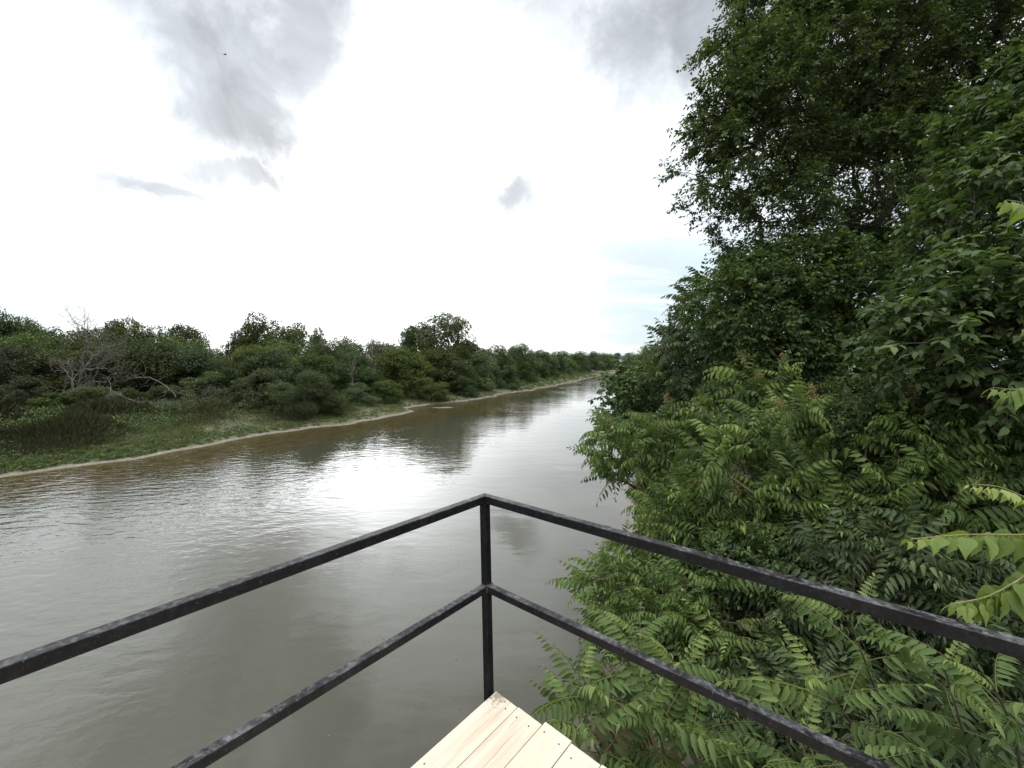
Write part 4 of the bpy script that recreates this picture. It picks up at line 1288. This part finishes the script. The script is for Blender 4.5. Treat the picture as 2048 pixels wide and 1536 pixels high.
# the railing is not quite square with the boards
rl, rr_ = R(40.6), R(51.5)
dl_ = Vector((-math.sin(rl), -math.cos(rl), 0)); dr_ = Vector((math.sin(rr_), -math.cos(rr_), 0))
nl_ = Vector((-dl_.y, dl_.x, 0)); nr_ = Vector((dr_.y, -dr_.x, 0))
S = .0375
rail = empty('railing', (0, 0, 0), 'black painted square tube railing with two rails meeting at a corner post', 'railing')
pb = Vector((tip.x - .035, tip.y + .018, DECK_Z - .16)); ptz = float(P(971, 989, pb.y)[2])
lean = Vector((-.020, .0, 0))
def local_beam(o, ax, side, a, b, s, mitre_a=0.0):
    """square tube from distance a to b along ax; the end at a is mitred by mitre_a towards side"""
    bm = bmesh.new()
    vs = []
    for q in (a, b):
        for sg, zz in ((-1, -1), (1, -1), (1, 1), (-1, 1)):
            e = q + (mitre_a * sg * s / 2 if q == a else 0)
            vs.append(bm.verts.new(o + ax * e + side * (sg * s / 2) + up * (zz * s / 2)))
    for i in range(4):
        j = (i + 1) % 4
        bm.faces.new((vs[i], vs[j], vs[4 + j], vs[4 + i]))
    bm.faces.new(vs[:4][::-1]); bm.faces.new(vs[4:])
    return bm
LEN = 2.75
topc = Vector((pb.x, pb.y, 0)) + lean
tc_ = Vector((topc.x, topc.y, ptz - S / 2))
bm_obj('top_rail', local_beam(tc_, dl_, nl_, .0006, LEN, S, 1.0), m_paint, rail, .004, 3)
bm_obj('top_rail', local_beam(tc_, dr_, nr_, .0006, LEN, S, 1.0), m_paint, rail, .004, 3)
S2 = .0350
midz = float(P(975, 1167, pb.y)[2]) - S2 / 2
fr = (midz - (DECK_Z)) / (ptz - DECK_Z)
mc = Vector((pb.x, pb.y, midz)) + lean * fr
bm_obj('mid_rail', local_beam(mc, dl_, nl_, S / 2 - .004, LEN - S / 2 + .003, S2), m_paint, rail, .004, 3)
bm_obj('mid_rail', local_beam(mc, dr_, nr_, S / 2 - .004, LEN - S / 2 + .003, S2), m_paint, rail, .004, 3)
def post(b, tpt):
    bm = bmesh.new(); vs = []
    for q in (b, tpt):
        for sx, sy in ((-1, -1), (1, -1), (1, 1), (-1, 1)):
            vs.append(bm.verts.new(q + dl_ * (sx * S / 2) + dr_ * (sy * S / 2)))
    for i in range(4):
        j = (i + 1) % 4
        bm.faces.new((vs[i], vs[j], vs[4 + j], vs[4 + i]))
    bm.faces.new(vs[:4][::-1]); bm.faces.new(vs[4:])
    return bm_obj('post', bm, m_paint, rail, .004, 3)
ptop = Vector((topc.x, topc.y, ptz - S - .0005))
post(pb, ptop)
for ax in (dl_, dr_):
    q = ax * (LEN - S / 2 - .03)
    post(Vector((topc.x, topc.y, DECK_Z - .16)) + q, ptop + q)
# weld beads where the middle rails meet the corner post
for ax, sd_ in ((dl_, dr_), (dr_, dl_)):
    bm = bmesh.new()
    for k in range(4):
        e0, e1 = [(-1, -1), (1, -1), (1, 1), (-1, 1)][k], [(1, -1), (1, 1), (-1, 1), (-1, -1)][k]
        for s_ in np.linspace(0, 1, 7):
            p = mc + ax * (S / 2 + .001) + sd_ * ((e0[0] + (e1[0] - e0[0]) * s_) * S2 / 2) + up * ((e0[1] + (e1[1] - e0[1]) * s_) * S2 / 2)
            r_ = bmesh.ops.create_icosphere(bm, subdivisions=1, radius=.0042 + .001 * random.Random(int(s_ * 90) + k).random())
            for v_ in r_['verts']: v_.co += p
    bm_obj('weld_bead', bm, m_paint, rail)

# ------------------------------------------------------------------ the bird
bq = P(450, 109, 60)
m_bird, t = new_mat('dark_feathers')
pr = t.n('ShaderNodeBsdfPrincipled'); pr.inputs['Base Color'].default_value = (.03, .028, .026, 1); pr.inputs['Roughness'].default_value = .7
o = t.n('ShaderNodeOutputMaterial'); t.t.links.new(pr.outputs[0], o.inputs[0])
bm = bmesh.new()
prof = [(-.24, .01, .0), (-.17, .035, .0), (-.08, .055, 0), (.02, .075, 0), (.10, .065, .01), (.16, .035, .025), (.20, .038, .03), (.235, .02, .03), (.27, .004, .025)]
rings = []
for x_, r_, z_ in prof:
    rings.append([bm.verts.new((x_, r_ * math.cos(a) , z_ + r_ * .85 * math.sin(a))) for a in np.linspace(0, 2 * PI, 11)[:-1]])
for a, b in zip(rings[:-1], rings[1:]):
    for i in range(10):
        bm.faces.new((a[i], a[(i + 1) % 10], b[(i + 1) % 10], b[i]))
bm.faces.new(rings[0][::-1]); bm.faces.new(rings[-1])
def slab(pts, th):
    topv = [bm.verts.new((x, y, z + th)) for x, y, z in pts]; bot = [bm.verts.new((x, y, z - th)) for x, y, z in pts]
    bm.faces.new(topv); bm.faces.new(bot[::-1])
    for i in range(len(pts)):
        j = (i + 1) % len(pts); bm.faces.new((topv[i], bot[i], bot[j], topv[j]))
for sg in (-1, 1):
    slab([(.08, sg * .05, .03), (.13, sg * .2, .10), (.08, sg * .36, .11), (-.06, sg * .52, .06), (-.06, sg * .34, .07), (-.08, sg * .18, .06), (-.08, sg * .05, .03)][::sg], .006)
slab([(-.2, -.02, 0), (-.2, .02, 0), (-.36, .08, 0), (-.38, 0, 0), (-.36, -.08, 0)], .005)
bird = bm_obj('bird', bm, m_bird)
bird.location = tuple(bq); bird.rotation_euler = (R(25), R(-10), R(35))
tag(bird, 'small dark bird flying high in front of the grey cloud', 'bird')
